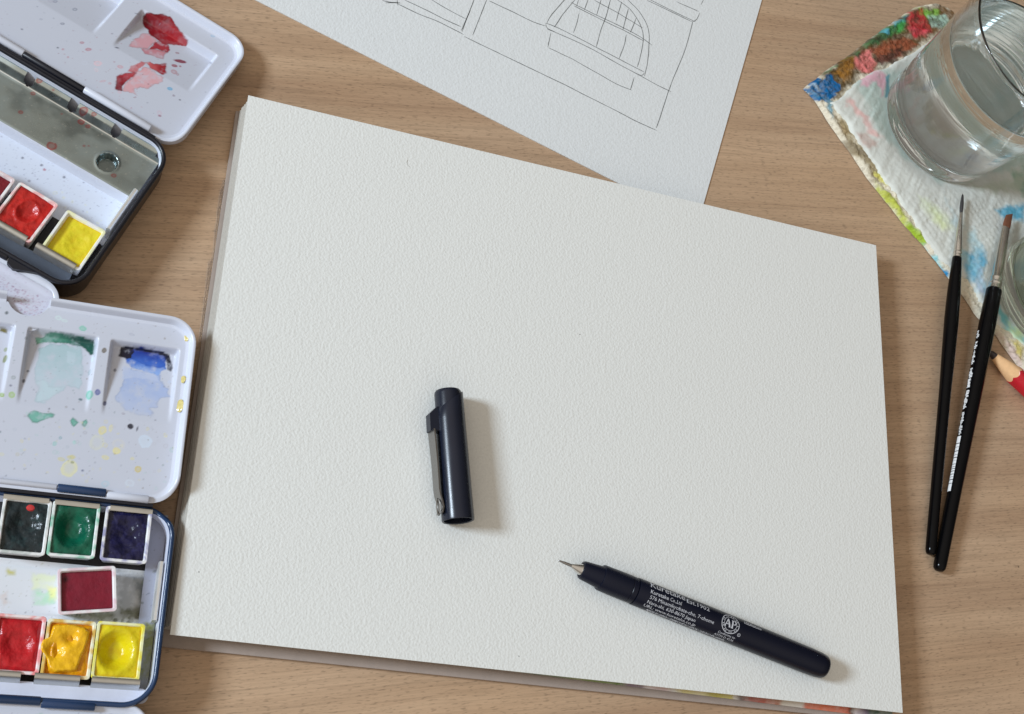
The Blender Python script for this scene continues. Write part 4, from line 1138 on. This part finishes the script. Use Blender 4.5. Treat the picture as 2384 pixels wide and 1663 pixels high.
# flap folded out from the front edge, running under the lid of the blue tin
FL1 = T1.tilted(0, -72.8, 11.7, 0)
q = FL1.pts(Z2, [(480, 1190), (555, 1310)], .7)
mx = q[1][0] + .5
fl1 = lid_shell(FL1, T1, tin1, -70, mx, -21, .3, 8.5, M['enamel_rim'], hr=.8, depth=1.2, name='flap', flip=True)
X, Y = grid(-60, mx - 2.6, -20, -2.4, .35)
cv = Canvas(X, Y, alb(184, 187, 202))
cv.specks(700, (-24, mx - 3, -15.5, -6.2), [alb(140, 100, 130), alb(120, 90, 120), alb(170, 140, 160)], (.1, .30), (.3, .9), 21, .2)
cv.specks(160, (-40, mx - 3, -6, -2), [alb(160, 140, 165)], (.1, .3), (.2, .5), 22)
H = .02 + .75 * sstep(-6.4, -5.6, Y) * sstep(-3.2, -4.0, Y) * 0 - .5 * (sstep(-7.0, -5.6, Y) - 1) * 0
Vv, Fv = gridmesh(X, Y, X * 0 + .03 + .45 * sstep(-5.4, -3.0, Y))
obj('flap_floor', Vv, Fv, M['enamel'], fl1, smooth=60, colr=cv.c.reshape(-1, 3))
lt = T1.pts(Z2, [(60, 960), (150, 1000), (230, 1060)], 14)
barrel(tin1, 'flap_hinge', -100, lt[0][0], -72.6, 13.4, 1.4, M['black_tin'])
MB().loft([[(lt[0][0] + .6, -71.6, z), (lt[0][0] + .9, -74.6, z), (lt[1][0], -75.6, z), (lt[2][0], -74.0, z), (lt[2][0] + 6, -71.6, z)] for z in (10.5, 14.2)], True, True).build('latch', M['black_tin'], tin1, smooth=20)

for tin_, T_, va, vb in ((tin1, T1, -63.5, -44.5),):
    MB().box(-100, 8.2, va, vb, 1.5, 2.9).build('gap_shade_plate', M['gap_shade'], tin_, smooth=0)  # added dark plate: paints the deep shade between the pans
# ---- pans of the black tin
def panfr(T, u, v, z, rot=0):
    f = Frame(T.at(u, v, z), T.u)
    a = math.radians(rot); uu = T.u * math.cos(a) + T.v * math.sin(a)
    return Frame(f.o, uu)
ZB = 3.1
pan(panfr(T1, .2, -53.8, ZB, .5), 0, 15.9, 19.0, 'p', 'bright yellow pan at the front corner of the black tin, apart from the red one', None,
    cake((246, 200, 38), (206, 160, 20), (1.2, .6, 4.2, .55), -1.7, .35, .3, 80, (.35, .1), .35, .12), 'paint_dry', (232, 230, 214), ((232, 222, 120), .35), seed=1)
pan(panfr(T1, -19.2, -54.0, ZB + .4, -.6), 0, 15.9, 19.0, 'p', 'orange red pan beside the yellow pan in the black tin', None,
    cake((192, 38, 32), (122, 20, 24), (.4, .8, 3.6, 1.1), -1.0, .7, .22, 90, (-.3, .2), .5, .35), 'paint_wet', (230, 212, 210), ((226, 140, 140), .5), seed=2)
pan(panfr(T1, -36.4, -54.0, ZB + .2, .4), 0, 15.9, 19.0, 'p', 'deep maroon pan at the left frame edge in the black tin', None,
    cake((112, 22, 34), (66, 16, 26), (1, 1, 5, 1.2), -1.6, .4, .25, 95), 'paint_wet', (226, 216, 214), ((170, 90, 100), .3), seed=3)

# ---- blue tin, lower left
T2 = flat(-171.51, -32.07, -8.8)
tin2 = thing('paint_tin', 'open blue watercolour tin with green and blue mixed in its lid', 'paint tin', T2, 'open watercolour tins')
M['lining2'] = m_plain('stained_white_lining', alb(188, 192, 206), .34, var=.12, vscale=160)
tin_box(T2, tin2, -112, 10.2, -69.6, -1.6, 11, M['blue_tin'], M['lining2'], .22)
LD2 = T2.tilted(0, .2, 13.4, 0)
U2 = LD2.pts(Z3, [(1740, 560), (1700, 1000), (1615, 1560)], 3.0)[:, 0].mean()
V2_ = LD2.pts(Z3, [(600, 185), (1000, 247), (1400, 312)], 3.3)[:, 1].mean()
print('lid2', U2, V2_)
nq = LD2.pts(Z2, [(60, 1290), (110, 1385), (180, 1450), (250, 1472), (320, 1465), (380, 1440), (440, 1370), (462, 1312)], .2)
A = np.c_[2 * nq, np.ones(len(nq))]
sol = np.linalg.lstsq(A, (nq ** 2).sum(1), rcond=None)[0]
NC = sol[:2]; NR = math.sqrt(sol[2] + NC @ NC)        # half-moon thumb notch in the far edge
na_ = math.sqrt(max(NR ** 2 - (V2_ - NC[1]) ** 2, 1))
print('notch', NC, NR, na_)
lid2 = lid_shell(LD2, T2, tin2, -112, U2, -.9, V2_, 10, M['enamel_rim'], depth=1.5, gap=(NC[0] - na_, NC[0] + na_))
an_ = [a for a in np.linspace(math.pi, 2 * math.pi, 33)]
arc = [(NC[0] + NR * math.cos(a), NC[1] + NR * math.sin(a)) for a in an_]
arc = [p for p in arc if p[1] < V2_ - 2.5]
for sg_ in (0, 1):
    arc_end = (NC[0] + (-1 if sg_ == 0 else 1) * na_, V2_ - 2.4)
    arc = [arc_end] + arc if sg_ == 0 else arc + [arc_end]
mb = MB().loft([[(p[0], p[1], -.75) for p in arc], [(p[0], p[1], .02) for p in arc]], closed=False)
mb.loft([[(p[0] + (p[0] - NC[0]) * .0, p[1], .02) for p in arc], [(NC[0] + (p[0] - NC[0]) * 1.045, NC[1] + (p[1] - NC[1]) * 1.045, .06) for p in arc]], closed=False)
mb.build('notch_edge', M['enamel_rim'], lid2, smooth=60)
for sg_, x_ in ((-1, NC[0] - na_), (1, NC[0] + na_)):  # cut ends of the rolled rim
    pr_ = [(0, -.4), (0, 2.5), (-.15, 3.0), (.05, 3.4), (.5, 3.5), (1.0, 3.38), (1.35, 2.9), (1.6, 1.75), (2.1, .35), (2.6, .1), (2.6, -.4)]
    MB().add([(x_, V2_ - d_, z_) for d_, z_ in pr_], [tuple(range(len(pr_)))]).build('rim_end', M['enamel_rim'], lid2, smooth=0)
q = LD2.pts(Z3, [(980, 560), (1590, 640), (1520, 1300), (900, 1210), (250, 450), (860, 530), (790, 1210), (140, 1110), (120, 440), (30, 1110)], -.6)
wells = [((q[0][0] + q[3][0]) / 2, (q[1][0] + q[2][0]) / 2, (q[2][1] + q[3][1]) / 2, (q[0][1] + q[1][1]) / 2 + .6),
         ((q[4][0] + q[7][0]) / 2, (q[5][0] + q[6][0]) / 2, (q[6][1] + q[7][1]) / 2, (q[4][1] + q[5][1]) / 2 + .6)]
wells.append((wells[1][0] - 29, (q[8][0] + q[9][0]) / 2, wells[1][2], wells[1][3]))
print('wells2', wells)
X, Y, H, cv = lid_floor(LD2, T2, lid2, -112, U2, -.9, V2_, 10, -60, wells, WHITE, 4.0)
LP = lambda L: LD2.pts(Z3, L, -1.5)
def p2(L, c, a=.95, seed=1, h=0, Z=Z3, **k):
    h = 0
    kk = dict(warp=.7, edge=.35, ew=.4, tex=.75); kk.update(k); kk.setdefault('soft', .32); cv.poly(LD2.pts(Z, L, h), alb(*c), a, seed=seed, **kk)
p2([(360, 600), (460, 575), (700, 595), (740, 620), (735, 760), (735, 860), (715, 990), (660, 960), (590, 960), (560, 1000), (480, 1020), (400, 1110), (310, 1090), (340, 980), (300, 900), (330, 700)], (152, 178, 184), .75, 2, warp=.9, edge=.2, c2=alb(170, 188, 198), grad=LP([(540, 610), (480, 1000)]))
p2([(330, 900), (390, 890), (440, 940), (560, 960), (540, 1000), (420, 1090), (320, 1090), (345, 980)], (176, 194, 202), .7, 3, warp=1.2, edge=.2)
p2([(600, 640), (680, 650), (660, 760), (600, 740)], (176, 192, 202), .5, 33, edge=0)
p2([(320, 525), (380, 515), (395, 480), (500, 470), (620, 490), (740, 515), (830, 545), (838, 590), (825, 660), (805, 680), (760, 620), (700, 590), (560, 575), (400, 565), (330, 580)], (84, 142, 124), .93, 4, -3.2, tex=.5, c2=alb(28, 92, 78), grad=LP([(380, 540), (700, 560)]))
p2([(600, 500), (740, 518), (832, 548), (836, 600), (822, 668), (800, 672), (765, 610), (690, 570)], (22, 72, 64), .85, 5, -3.2, warp=.8)
p2([(320, 525), (385, 520), (400, 560), (335, 580)], (120, 180, 160), .7, 15, -3.2)
p2([(240, 1215), (265, 1175), (310, 1162), (370, 1185), (450, 1190), (485, 1205), (470, 1230), (400, 1250), (330, 1280), (285, 1275)], (108, 162, 150), .95, 6, 0, warp=.2, edge=.45)
p2([(620, 1260), (645, 1228), (700, 1275), (660, 1315), (640, 1300)], (104, 160, 148), .95, 7, 0, warp=.25, edge=.5)
p2([(730, 1262), (765, 1245), (782, 1275), (750, 1310), (728, 1295)], (112, 166, 154), .9, 8, 0, warp=.25, edge=.5)
p2([(1110, 780), (1160, 795), (1300, 835), (1425, 855), (1440, 920), (1470, 970), (1500, 980), (1490, 1010), (1515, 1050), (1430, 1060), (1410, 1085), (1400, 1150), (1330, 1150), (1370, 1200), (1340, 1232), (1250, 1205), (1120, 1175), (1060, 1110), (1030, 1050), (1060, 970), (1090, 900)], (146, 164, 202), .8, 9, warp=.9, edge=.25, c2=alb(164, 176, 204), grad=LP([(1300, 860), (1200, 1180)]))
p2([(1100, 760), (1200, 800), (1400, 850), (1430, 920), (1350, 900), (1200, 870), (1080, 890)], (172, 182, 206), .7, 10, edge=0, warp=1)
p2([(1110, 690), (1250, 660), (1450, 720), (1470, 800), (1420, 855), (1300, 832), (1170, 800), (1130, 760)], (58, 100, 182), .92, 11, -3, edge=.1, warp=.9, c2=alb(128, 158, 210), grad=LP([(1280, 740), (1270, 850)]))
p2([(1150, 610), (1250, 605), (1420, 640), (1490, 680), (1480, 770), (1400, 800), (1260, 760), (1160, 700)], (24, 44, 128), .96, 12, -3.3, edge=.2, warp=.9, tex=.35, c2=alb(52, 92, 176), grad=LP([(1300, 630), (1280, 780)]))
p2([(1050, 690), (1070, 600), (1110, 592), (1190, 606), (1185, 650), (1165, 712), (1120, 718), (1090, 690)], (22, 22, 40), .97, 13, -3.3)
p2([(1180, 600), (1420, 636), (1500, 664), (1490, 690), (1400, 668), (1200, 630)], (18, 22, 44), .95, 14, -3.6, warp=.35)
p2([(1440, 660), (1505, 668), (1535, 790), (1515, 825), (1480, 803), (1480, 740)], (16, 20, 42), .97, 16, -3.3, warp=.4)
p2([(0, 430), (70, 447), (72, 487), (0, 462)], (108, 100, 50), .9, 17, -2)
D2 = [(910, 1345, 33, 42, (206, 196, 128), .85, .5), (985, 1325, 16, 34, (206, 198, 140), .8, .6), (860, 1450, 64, 74, (196, 198, 176), .5, .75), (1035, 1525, 34, 30, (206, 196, 130), .85, .5), (935, 1585, 35, 20, (204, 196, 130), .85, .6), (925, 635, 21, 28, (92, 82, 66), .95, .2), (868, 1005, 24, 28, (66, 76, 140), .95, .3),
      (1158, 1308, 26, 24, (24, 24, 40), .98, .05), (1219, 1330, 6, 20, (30, 30, 50), .95, .1), (930, 1105, 17, 20, (60, 62, 96), .95, .2), (15, 1030, 22, 20, (128, 156, 66), .95, .4), (105, 1030, 28, 30, (146, 176, 96), .95, .5), (60, 300, 14, 17, (70, 80, 84), .95, .2), (45, 710, 14, 36, (104, 116, 46), .95, .3), (50, 628, 12, 20, (120, 136, 70), .9, .4),
      (1285, 1440, 62, 60, (186, 198, 226), .9, .3), (735, 440, 32, 25, (112, 180, 160), .95, .4), (520, 345, 28, 20, (190, 214, 210), .7, .8), (575, 370, 26, 14, (190, 214, 210), .7, .8), (795, 1030, 28, 46, (100, 172, 156), .95, .4), (715, 1070, 18, 12, (60, 90, 100), .95, .2), (120, 875, 20, 20, (130, 140, 140), .8, .6), (95, 945, 10, 8, (70, 70, 100), .9, .2),
      (210, 905, 14, 18, (50, 55, 70), .95, .2), (248, 818, 11, 10, (60, 65, 80), .95, .2), (1170, 492, 25, 11, (150, 156, 172), .8, .7), (230, 525, 11, 14, (110, 120, 125), .8, .5), (338, 452, 10, 8, (60, 60, 70), .9, .2), (535, 1410, 13, 13, (90, 140, 150), .8, .6), (485, 1462, 18, 22, (130, 180, 176), .85, .5), (662, 1450, 18, 17, (140, 196, 186), .85, .6),
      (755, 1365, 18, 15, (150, 150, 160), .7, .8), (600, 1490, 12, 16, (160, 170, 180), .7, .8), (510, 1275, 17, 12, (170, 178, 186), .6, .8), (130, 1335, 16, 14, (160, 168, 180), .7, .8), (155, 1558, 16, 16, (170, 172, 170), .7, .8), (15, 1557, 20, 14, (190, 190, 160), .8, .7), (645, 1578, 24, 14, (190, 182, 110), .8, .5), (545, 1600, 30, 16, (190, 184, 120), .8, .6),
      (1020, 808, 12, 14, (60, 62, 80), .9, .3), (970, 870, 9, 26, (150, 150, 165), .6, .4), (795, 830, 10, 30, (120, 150, 160), .7, .5), (820, 715, 9, 20, (180, 210, 214), .6, .8), (1335, 1325, 16, 10, (170, 176, 190), .7, .8), (1470, 1400, 14, 10, (206, 204, 170), .7, .7), (1095, 1195, 13, 8, (130, 120, 135), .8, .6), (1505, 915, 14, 16, (180, 190, 216), .7, .4), (437, 1152, 8, 9, (80, 84, 96), .9, .2),
      (1055, 1470, 60, 50, (196, 192, 180), .35, .9), (1080, 1480, 12, 16, (208, 202, 160), .7, .8), (150, 250, 10, 9, (60, 64, 80), .9, .2)]
for i, (dx, dy, rx, ry, c_, a_, rg_) in enumerate(D2):
    pq = LD2.pts(Z3, [(dx, dy), (dx + 10, dy)], 0); k_ = np.hypot(*(pq[1] - pq[0])) / 10
    cv.dot(pq[0], rx * k_, ry * k_, alb(*c_), a_, -.15, rg_, seed=i)
D4 = [(805, 48, 11, 9, (204, 196, 130), .85, .6), (840, 112, 20, 20, (190, 172, 84), .9, .5), (710, 3, 22, 14, (206, 200, 150), .85, .5), (420, 105, 48, 54, (202, 200, 160), .85, .6), (430, 40, 22, 12, (190, 184, 120), .8, .5), (640, 200, 22, 20, (160, 186, 200), .8, .8), (790, 195, 28, 22, (190, 200, 212), .7, .85), (503, 120, 8, 7, (80, 90, 120), .9, .2), (107, 20, 12, 10, (180, 176, 160), .7, .8), (12, 20, 14, 10, (190, 190, 180), .7, .7), (440, 70, 10, 8, (100, 110, 70), .8, .4)]
for i, (dx, dy, rx, ry, c_, a_, rg_) in enumerate(D4):
    pq = LD2.pts(Z4, [(dx, dy), (dx + 10, dy)], 0); k_ = np.hypot(*(pq[1] - pq[0])) / 10
    cv.dot(pq[0], rx * k_, ry * k_, alb(*c_), a_, -.15, rg_, seed=i + 50)
M['ochre_drop'] = m_plain('ochre_drop', alb(186, 172, 112), .16, var=.3, vscale=900)
for i, (dx, dy, rx, ry) in enumerate([(1660, 510, 24, 46), (1628, 890, 20, 36), (1600, 1125, 30, 62)]):
    pq = LD2.pts(Z3, [(dx, dy), (dx + 10, dy)], .6); k_ = np.hypot(*(pq[1] - pq[0])) / 10
    rgs = []
    for fr_, zz in ((1, .0), (.9, .12), (.6, .22), (.2, .26)):
        rgs.append([(pq[0][0] + rx * k_ * fr_ * math.cos(a) * (1 + .15 * math.sin(3 * a + i)), pq[0][1] + ry * k_ * fr_ * math.sin(a), .05 + zz + max(0, (pq[0][0] + rx * k_ * fr_ * math.cos(a)) - (U2 - 3.2)) * .9) for a in np.linspace(0, 2 * math.pi, 20, endpoint=False)])
    MB().loft(rgs, False, True).build('paint_drop', M['ochre_drop'], lid2, smooth=180)
cv.specks(320, (-60, U2, 2, V2_), [alb(90, 95, 110), alb(110, 130, 130), alb(150, 150, 160), alb(120, 110, 100)], (.1, .36), (.25, .8), 31)
cv.specks(70, (-45, U2, 4, 27), [alb(196, 188, 130), alb(150, 180, 178), alb(170, 170, 180)], (.3, .9), (.3, .7), 32, .8)
# cut the notch out of the floor and snap its border to the circle
dn = np.hypot(X - NC[0], Y - NC[1])
sn = (abs(dn - NR) < .2) & (Y > NC[1] - NR - 1)
f_ = np.where(sn, NR / np.maximum(dn, 1e-6), 1)
X = NC[0] + (X - NC[0]) * f_; Y = NC[1] + (Y - NC[1]) * f_
ok = np.hypot(X - NC[0], Y - NC[1]) > NR - .02
ok &= ~((abs(X - NC[0]) < na_) & (Y > NC[1] + .5 * (V2_ - NC[1])) & (np.hypot(X - NC[0], Y - NC[1]) < NR))
keep = ok[:-1, :-1] & ok[1:, 1:] & ok[:-1, 1:] & ok[1:, :-1]
Vv, Fv = gridmesh(X, Y, H, keep)
obj('mixing_surface', Vv, Fv, M['enamel'], lid2, smooth=60, colr=cv.c.reshape(-1, 3))
hq = T2.pts(Z4, [(350, 225), (645, 250), (650, 265), (905, 295)], 15)[:, 0]
barrel(tin2, 'box_hinge', hq[0], hq[1], .9, 14.5, 1.45, M['blue_tin'])
barrel(tin2, 'lid_hinge', hq[2], hq[3], .3, 14.2, 1.4, M['enamel_rim'])
barrel(tin2, 'lid_hinge', -100, hq[0] - .3, 1.2, 14.0, 1.0, M['enamel_rim'])
MB().box(-100, 2, -2.0, -.9, 3, 13.6).build('hinge_gap_strip', M['black_tin'], tin2, smooth=0)  # black strip standing in for the shadowed gap at the hinge
# rack: plates coloured as shade under the pans, painted channel in the middle, grey shelf on the right
X, Y = grid(-70, 8.4, -42.6, -22.6, .35)
cv = Canvas(X, Y, alb(196, 200, 206))
KK = lambda L: T2.pts(Z4, L, 4)
def p4(L, c, a, seed, **k):
    kk = dict(warp=1.2, edge=.12, ew=.5, tex=.6); kk.update(k); soft_ = kk.pop('soft', 1.4); cv.poly(KK(L), alb(*c), a, soft_, seed=seed, **kk)
p4([(190, 740), (345, 760), (345, 850), (195, 850)], (200, 208, 178), .8, 2)
p4([(195, 850), (345, 850), (340, 945), (195, 940)], (160, 198, 172), .8, 3)
p4([(280, 820), (345, 830), (345, 910), (290, 910)], (214, 214, 130), .7, 4)
p4([(35, 715), (95, 720), (95, 755), (40, 760)], (172, 168, 80), .85, 5, warp=.8)
p4([(690, 700), (960, 730), (950, 1040), (560, 1010), (700, 960)], (134, 138, 144), .75, 6, warp=1.6, soft=2.5)
p4([(800, 760), (950, 760), (945, 960), (840, 900)], (96, 106, 112), .7, 7, tex=1)
p4([(720, 960), (945, 930), (945, 1030), (740, 1020)], (90, 92, 70), .7, 8, tex=1)
p4([(860, 780), (940, 800), (940, 940), (880, 880)], (130, 150, 132), .7, 9, tex=1)
p4([(400, 985), (700, 985), (700, 1030), (420, 1020)], (120, 124, 100), .6, 10, tex=1)
p4([(0, 880), (40, 850), (60, 930), (10, 950)], (190, 176, 170), .7, 11)
cv.specks(90, (-20, 8, -42, -36), [alb(60, 66, 40), alb(80, 80, 60), alb(100, 110, 70)], (.2, .8), (.4, .9), 41)
cv.specks(160, (-48, 8, -42, -23), [alb(120, 125, 130), alb(90, 95, 100), alb(150, 150, 120)], (.1, .4), (.2, .7), 42)
bdl = np.exp(-((Y + 24.6) / .35) ** 2) + np.exp(-((Y + 40.6) / .35) ** 2)
H = X * 0 + 4.0 - .25 * bdl + .5 * sstep(-23.8, -22.8, Y) + .5 * sstep(-41.6, -42.4, Y)
Vv, Fv = gridmesh(X, Y, H)
obj('channel_floor', Vv, Fv, M['enamel'], tin2, smooth=60, colr=cv.c.reshape(-1, 3))
X, Y = grid(2.6, 8.2, -65, -2.6, .4)
cv = Canvas(X, Y, alb(132, 136, 152))
KK = lambda L: T2.pts(Z4, L, 6)
p4([(880, 1040), (960, 1040), (945, 1380), (850, 1400)], (112, 116, 72), .9, 12, tex=1)
p4([(930, 1040), (965, 1040), (950, 1130), (930, 1120)], (80, 88, 84), .8, 13, tex=1)
cv.specks(40, (2.6, 8, -62, -4), [alb(40, 44, 60), alb(60, 66, 50)], (.15, .5), (.4, .9), 44)
Vv, Fv = gridmesh(X, Y, X * 0 + 6.0 + .3 * (fbm(X * .2, Y * .2, 3, 45) - .5))
obj('side_shelf', Vv, Fv, M['enamel'], tin2, smooth=60, colr=cv.c.reshape(-1, 3))
cl = T2.pts(Z4, [(984, 672), (942, 1030)], 12.5)
cu_ = cl[:, 0].mean()
mb = MB()
mb.loft([[(cu_ - .8, v_, 4), (cu_ - .8, v_, 11.9), (cu_ - .4, v_, 12.6), (cu_ + .5, v_, 12.6), (cu_ + .9, v_, 11.9), (cu_ + .9, v_, 4)] for v_ in (cl[1][1], cl[0][1])], True, True)
mb.build('end_clip', M['clip_bright'], tin2, smooth=30)
nt = T2.pts(Z4, [(125, 1375), (208, 1380), (485, 1390), (555, 1395), (850, 1400)], 11)[:, 0]
for a, b in ((-60, nt[0]), (nt[1], nt[2]), (nt[3], nt[4])):
    mb = MB(); sheet_strip(mb, [a, b], [(-60.5, 12.9), (-61.1, 13.3), (-62.0, 13.1), (-62.7, 12.0), (-63.6, 9.4)])
    mb.build('spring_tab', M['tab'], tin2, smooth=50)
M['spring_green'] = m_plain('paint_smeared_metal', (.40, .41, .36), .4, .6, var=.35, vscale=200)
mb = MB(); sheet_strip(mb, [-60, nt[4] + 1], [(-63.5, 9.5), (-64.6, 8.0), (-65.6, 6.8)])
mb.build('spring_plate', M['spring_green'], tin2, smooth=50)
MB().loft([ring(rr(-100, 8.4, -67.9, -63, 2.4), z) for z in (9.2, 9.6)], False, True).build('front_ledge', M['lining2'], tin2, smooth=30)
rt = T2.pts(Z4, [(20, 285), (300, 300), (335, 303), (608, 322), (672, 340), (930, 358)], 12.5)[:, 0]
for a, b in ((rt[0], rt[1]), (rt[2], rt[3]), (rt[4], rt[5])):
    mb = MB(); sheet_strip(mb, [a, b], [(-2.2, 10.0), (-2.4, 11.8), (-2.9, 12.7), (-3.7, 12.8), (-4.3, 12.4)])
    mb.build('spring_tab', M['tab'], tin2, smooth=50)
# blue front hinge and its white flap
fq = T2.pts(Z4, [(250, 1500), (255, 1510), (580, 1535), (605, 1500)], 14)[:, 0]
barrel(tin2, 'flap_hinge', -100, fq[0], -69.4, 14.2, 1.5, M['blue_tin'])
barrel(tin2, 'flap_hinge', fq[1], fq[2], -70.0, 13.8, 1.5, M['blue_tin'])
FL2 = T2.tilted(0, -71.6, 12.2, 0)
ur = FL2.px(crop(0, 1560, 400, 2296)(1985, 590), 1.5)[0] + .8
vtop = FL2.px(crop(0, 1560, 400, 2296)(1720, 450), 1.5)[1]
pr = [(.6, -2.5), (0, -1.5), (0, .8), (.3, 1.35), (.8, 1.5), (1.4, 1.3), (1.9, .6), (2.6, .15), (3.5, 0)]
mb = MB().loft([ring(rr(-112, ur, vtop - 60, vtop, 8, d, 12), z) for d, z in pr], True, False)
flp = mb.build('flap', M['enamel_rim'], tin2, rel=relmat(T2, FL2), smooth=50)
X, Y = grid(-75, ur - 3.2, vtop - 22, vtop - 3.0, .4)
cv = Canvas(X, Y, WHITE)
KK = lambda L: FL2.pts(crop(0, 1560, 400, 2296), L, 0)
p4([(330, 425), (640, 440), (640, 470), (600, 520), (560, 480), (420, 490), (360, 460)], (150, 112, 96), .9, 3, edge=.4)
p4([(0, 410), (30, 420), (20, 440), (0, 440)], (150, 110, 80), .9, 4)
p4([(500, 590), (570, 585), (570, 620), (500, 620)], (130, 170, 140), .9, 5)
cv.specks(90, (-50, ur - 4, vtop - 20, vtop - 3), [alb(110, 112, 125), alb(140, 130, 130)], (.12, .4), (.3, .8), 46)
Vv, Fv = gridmesh(X, Y, X * 0 + .05)
obj('mixing_surface', Vv, Fv, M['enamel'], flp, smooth=60, colr=cv.c.reshape(-1, 3))

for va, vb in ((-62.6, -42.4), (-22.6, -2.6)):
    MB().box(-100, 3.2, va, vb, 1.5, 3.1).build('gap_shade_plate', M['gap_shade'], tin2, smooth=0)  # added dark plates, the shade of the pan gaps as colour
# ---- pans of the blue tin
ZC = 3.3
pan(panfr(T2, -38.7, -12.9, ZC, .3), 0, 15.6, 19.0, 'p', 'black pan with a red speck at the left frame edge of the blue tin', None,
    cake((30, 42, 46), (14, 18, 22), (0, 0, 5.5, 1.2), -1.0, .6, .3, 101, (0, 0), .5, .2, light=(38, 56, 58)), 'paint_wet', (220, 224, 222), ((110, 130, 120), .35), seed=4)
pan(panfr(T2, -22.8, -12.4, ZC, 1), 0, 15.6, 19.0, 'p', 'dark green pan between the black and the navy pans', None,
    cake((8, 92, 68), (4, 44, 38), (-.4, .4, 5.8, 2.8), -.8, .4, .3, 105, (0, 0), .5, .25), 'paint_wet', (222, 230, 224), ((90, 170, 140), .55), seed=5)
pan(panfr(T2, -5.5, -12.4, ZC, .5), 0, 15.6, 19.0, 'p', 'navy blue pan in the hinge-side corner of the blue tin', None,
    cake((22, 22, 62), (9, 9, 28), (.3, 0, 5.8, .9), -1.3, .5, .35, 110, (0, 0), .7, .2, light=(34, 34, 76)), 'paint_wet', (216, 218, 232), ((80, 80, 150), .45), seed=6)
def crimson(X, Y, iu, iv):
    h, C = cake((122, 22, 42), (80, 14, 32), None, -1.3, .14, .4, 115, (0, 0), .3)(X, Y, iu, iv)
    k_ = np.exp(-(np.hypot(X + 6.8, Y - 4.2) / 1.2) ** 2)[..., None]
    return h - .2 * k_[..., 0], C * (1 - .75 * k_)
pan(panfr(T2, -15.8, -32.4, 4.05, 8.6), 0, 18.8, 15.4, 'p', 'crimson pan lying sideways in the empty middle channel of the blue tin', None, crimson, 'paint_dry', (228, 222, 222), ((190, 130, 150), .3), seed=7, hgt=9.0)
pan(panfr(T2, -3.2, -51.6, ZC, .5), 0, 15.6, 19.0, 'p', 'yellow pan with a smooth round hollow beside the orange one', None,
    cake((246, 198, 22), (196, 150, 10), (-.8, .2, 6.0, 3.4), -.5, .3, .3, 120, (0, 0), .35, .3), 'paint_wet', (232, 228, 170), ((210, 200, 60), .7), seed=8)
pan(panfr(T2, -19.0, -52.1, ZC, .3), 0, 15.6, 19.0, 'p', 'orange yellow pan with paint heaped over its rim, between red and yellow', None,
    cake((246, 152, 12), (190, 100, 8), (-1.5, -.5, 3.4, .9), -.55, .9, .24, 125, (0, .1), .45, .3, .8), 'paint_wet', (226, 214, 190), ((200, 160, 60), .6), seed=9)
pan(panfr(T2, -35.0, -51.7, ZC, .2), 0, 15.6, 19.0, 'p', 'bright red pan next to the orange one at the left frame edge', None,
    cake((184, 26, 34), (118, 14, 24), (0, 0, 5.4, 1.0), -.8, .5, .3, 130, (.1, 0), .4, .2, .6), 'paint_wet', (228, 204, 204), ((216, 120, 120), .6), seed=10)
for o in list(bpy.data.objects):
    if o.get('category') == 'paint pan' and 'black pan with' in o['label']:
        MB().loft([[(1.2 + r_ * math.cos(a), 6.6 + r_ * .8 * math.sin(a), z) for a in np.linspace(0, 6.283, 16, endpoint=False)] for r_, z in ((1.5, 8.3), (1.1, 8.75), (.4, 8.9))], True, True).build('red_speck', m_plain('red_paint', alb(176, 50, 50), .3), o)
    if o.get('category') == 'paint pan' and 'heaped' in o['label']:
        # the heap of paint that climbed over the left wall of the pan
        X, Y = grid(-9.6, 6.6, -7.6, 8.0, .3)
        H = 9.9 + 1.5 * (fbm(X * .22, Y * .22, 4, 140) - .45) - 2.0 * np.exp(-((X + 4.2) ** 2 + (Y + .8) ** 2) / 7.0) - 1.6 * np.exp(-((X - .6) ** 2 + (Y - 3.2) ** 2) / 4) + .6 * np.exp(-((X - 2.5) ** 2 + (Y - 5) ** 2) / 8)
        lobe = [(-6.3, 7.4), (-4, 8.0), (0, 8.2), (4, 7.6), (6.0, 6.0), (6.2, 4), (5.2, 0), (4.4, -3), (3.6, -7.2), (-3, -8), (-5.4, -7.2), (-6.6, -4), (-8.9, -1.0), (-9.3, .8), (-8.8, 2.6), (-6.8, 3.8), (-6.5, 5.5)]
        d = sdist(lobe, X + .5 * (fbm(X * .5, Y * .5, 3, 141) - .5), Y + .5 * (fbm(X * .5, Y * .5, 3, 142) - .5))
        H = H - 2.2 * sstep(-.8, .15, d)
        kp = (d < .25); kp = kp[:-1, :-1] & kp[1:, 1:]
        b = np.array([.90, .50, .010]); dk = np.array([.58, .24, .004])
        m_ = np.clip(.9 * (fbm(X * .35, Y * .35, 4, 143) - .35), 0, 1)[..., None]
        Cc = b * (1 - m_) + dk * m_
        Vv, Fv = gridmesh(X, Y, H, kp)
        obj('paint_heap', Vv, Fv, M['paint_wet'], o, smooth=180, colr=Cc.reshape(-1, 3))
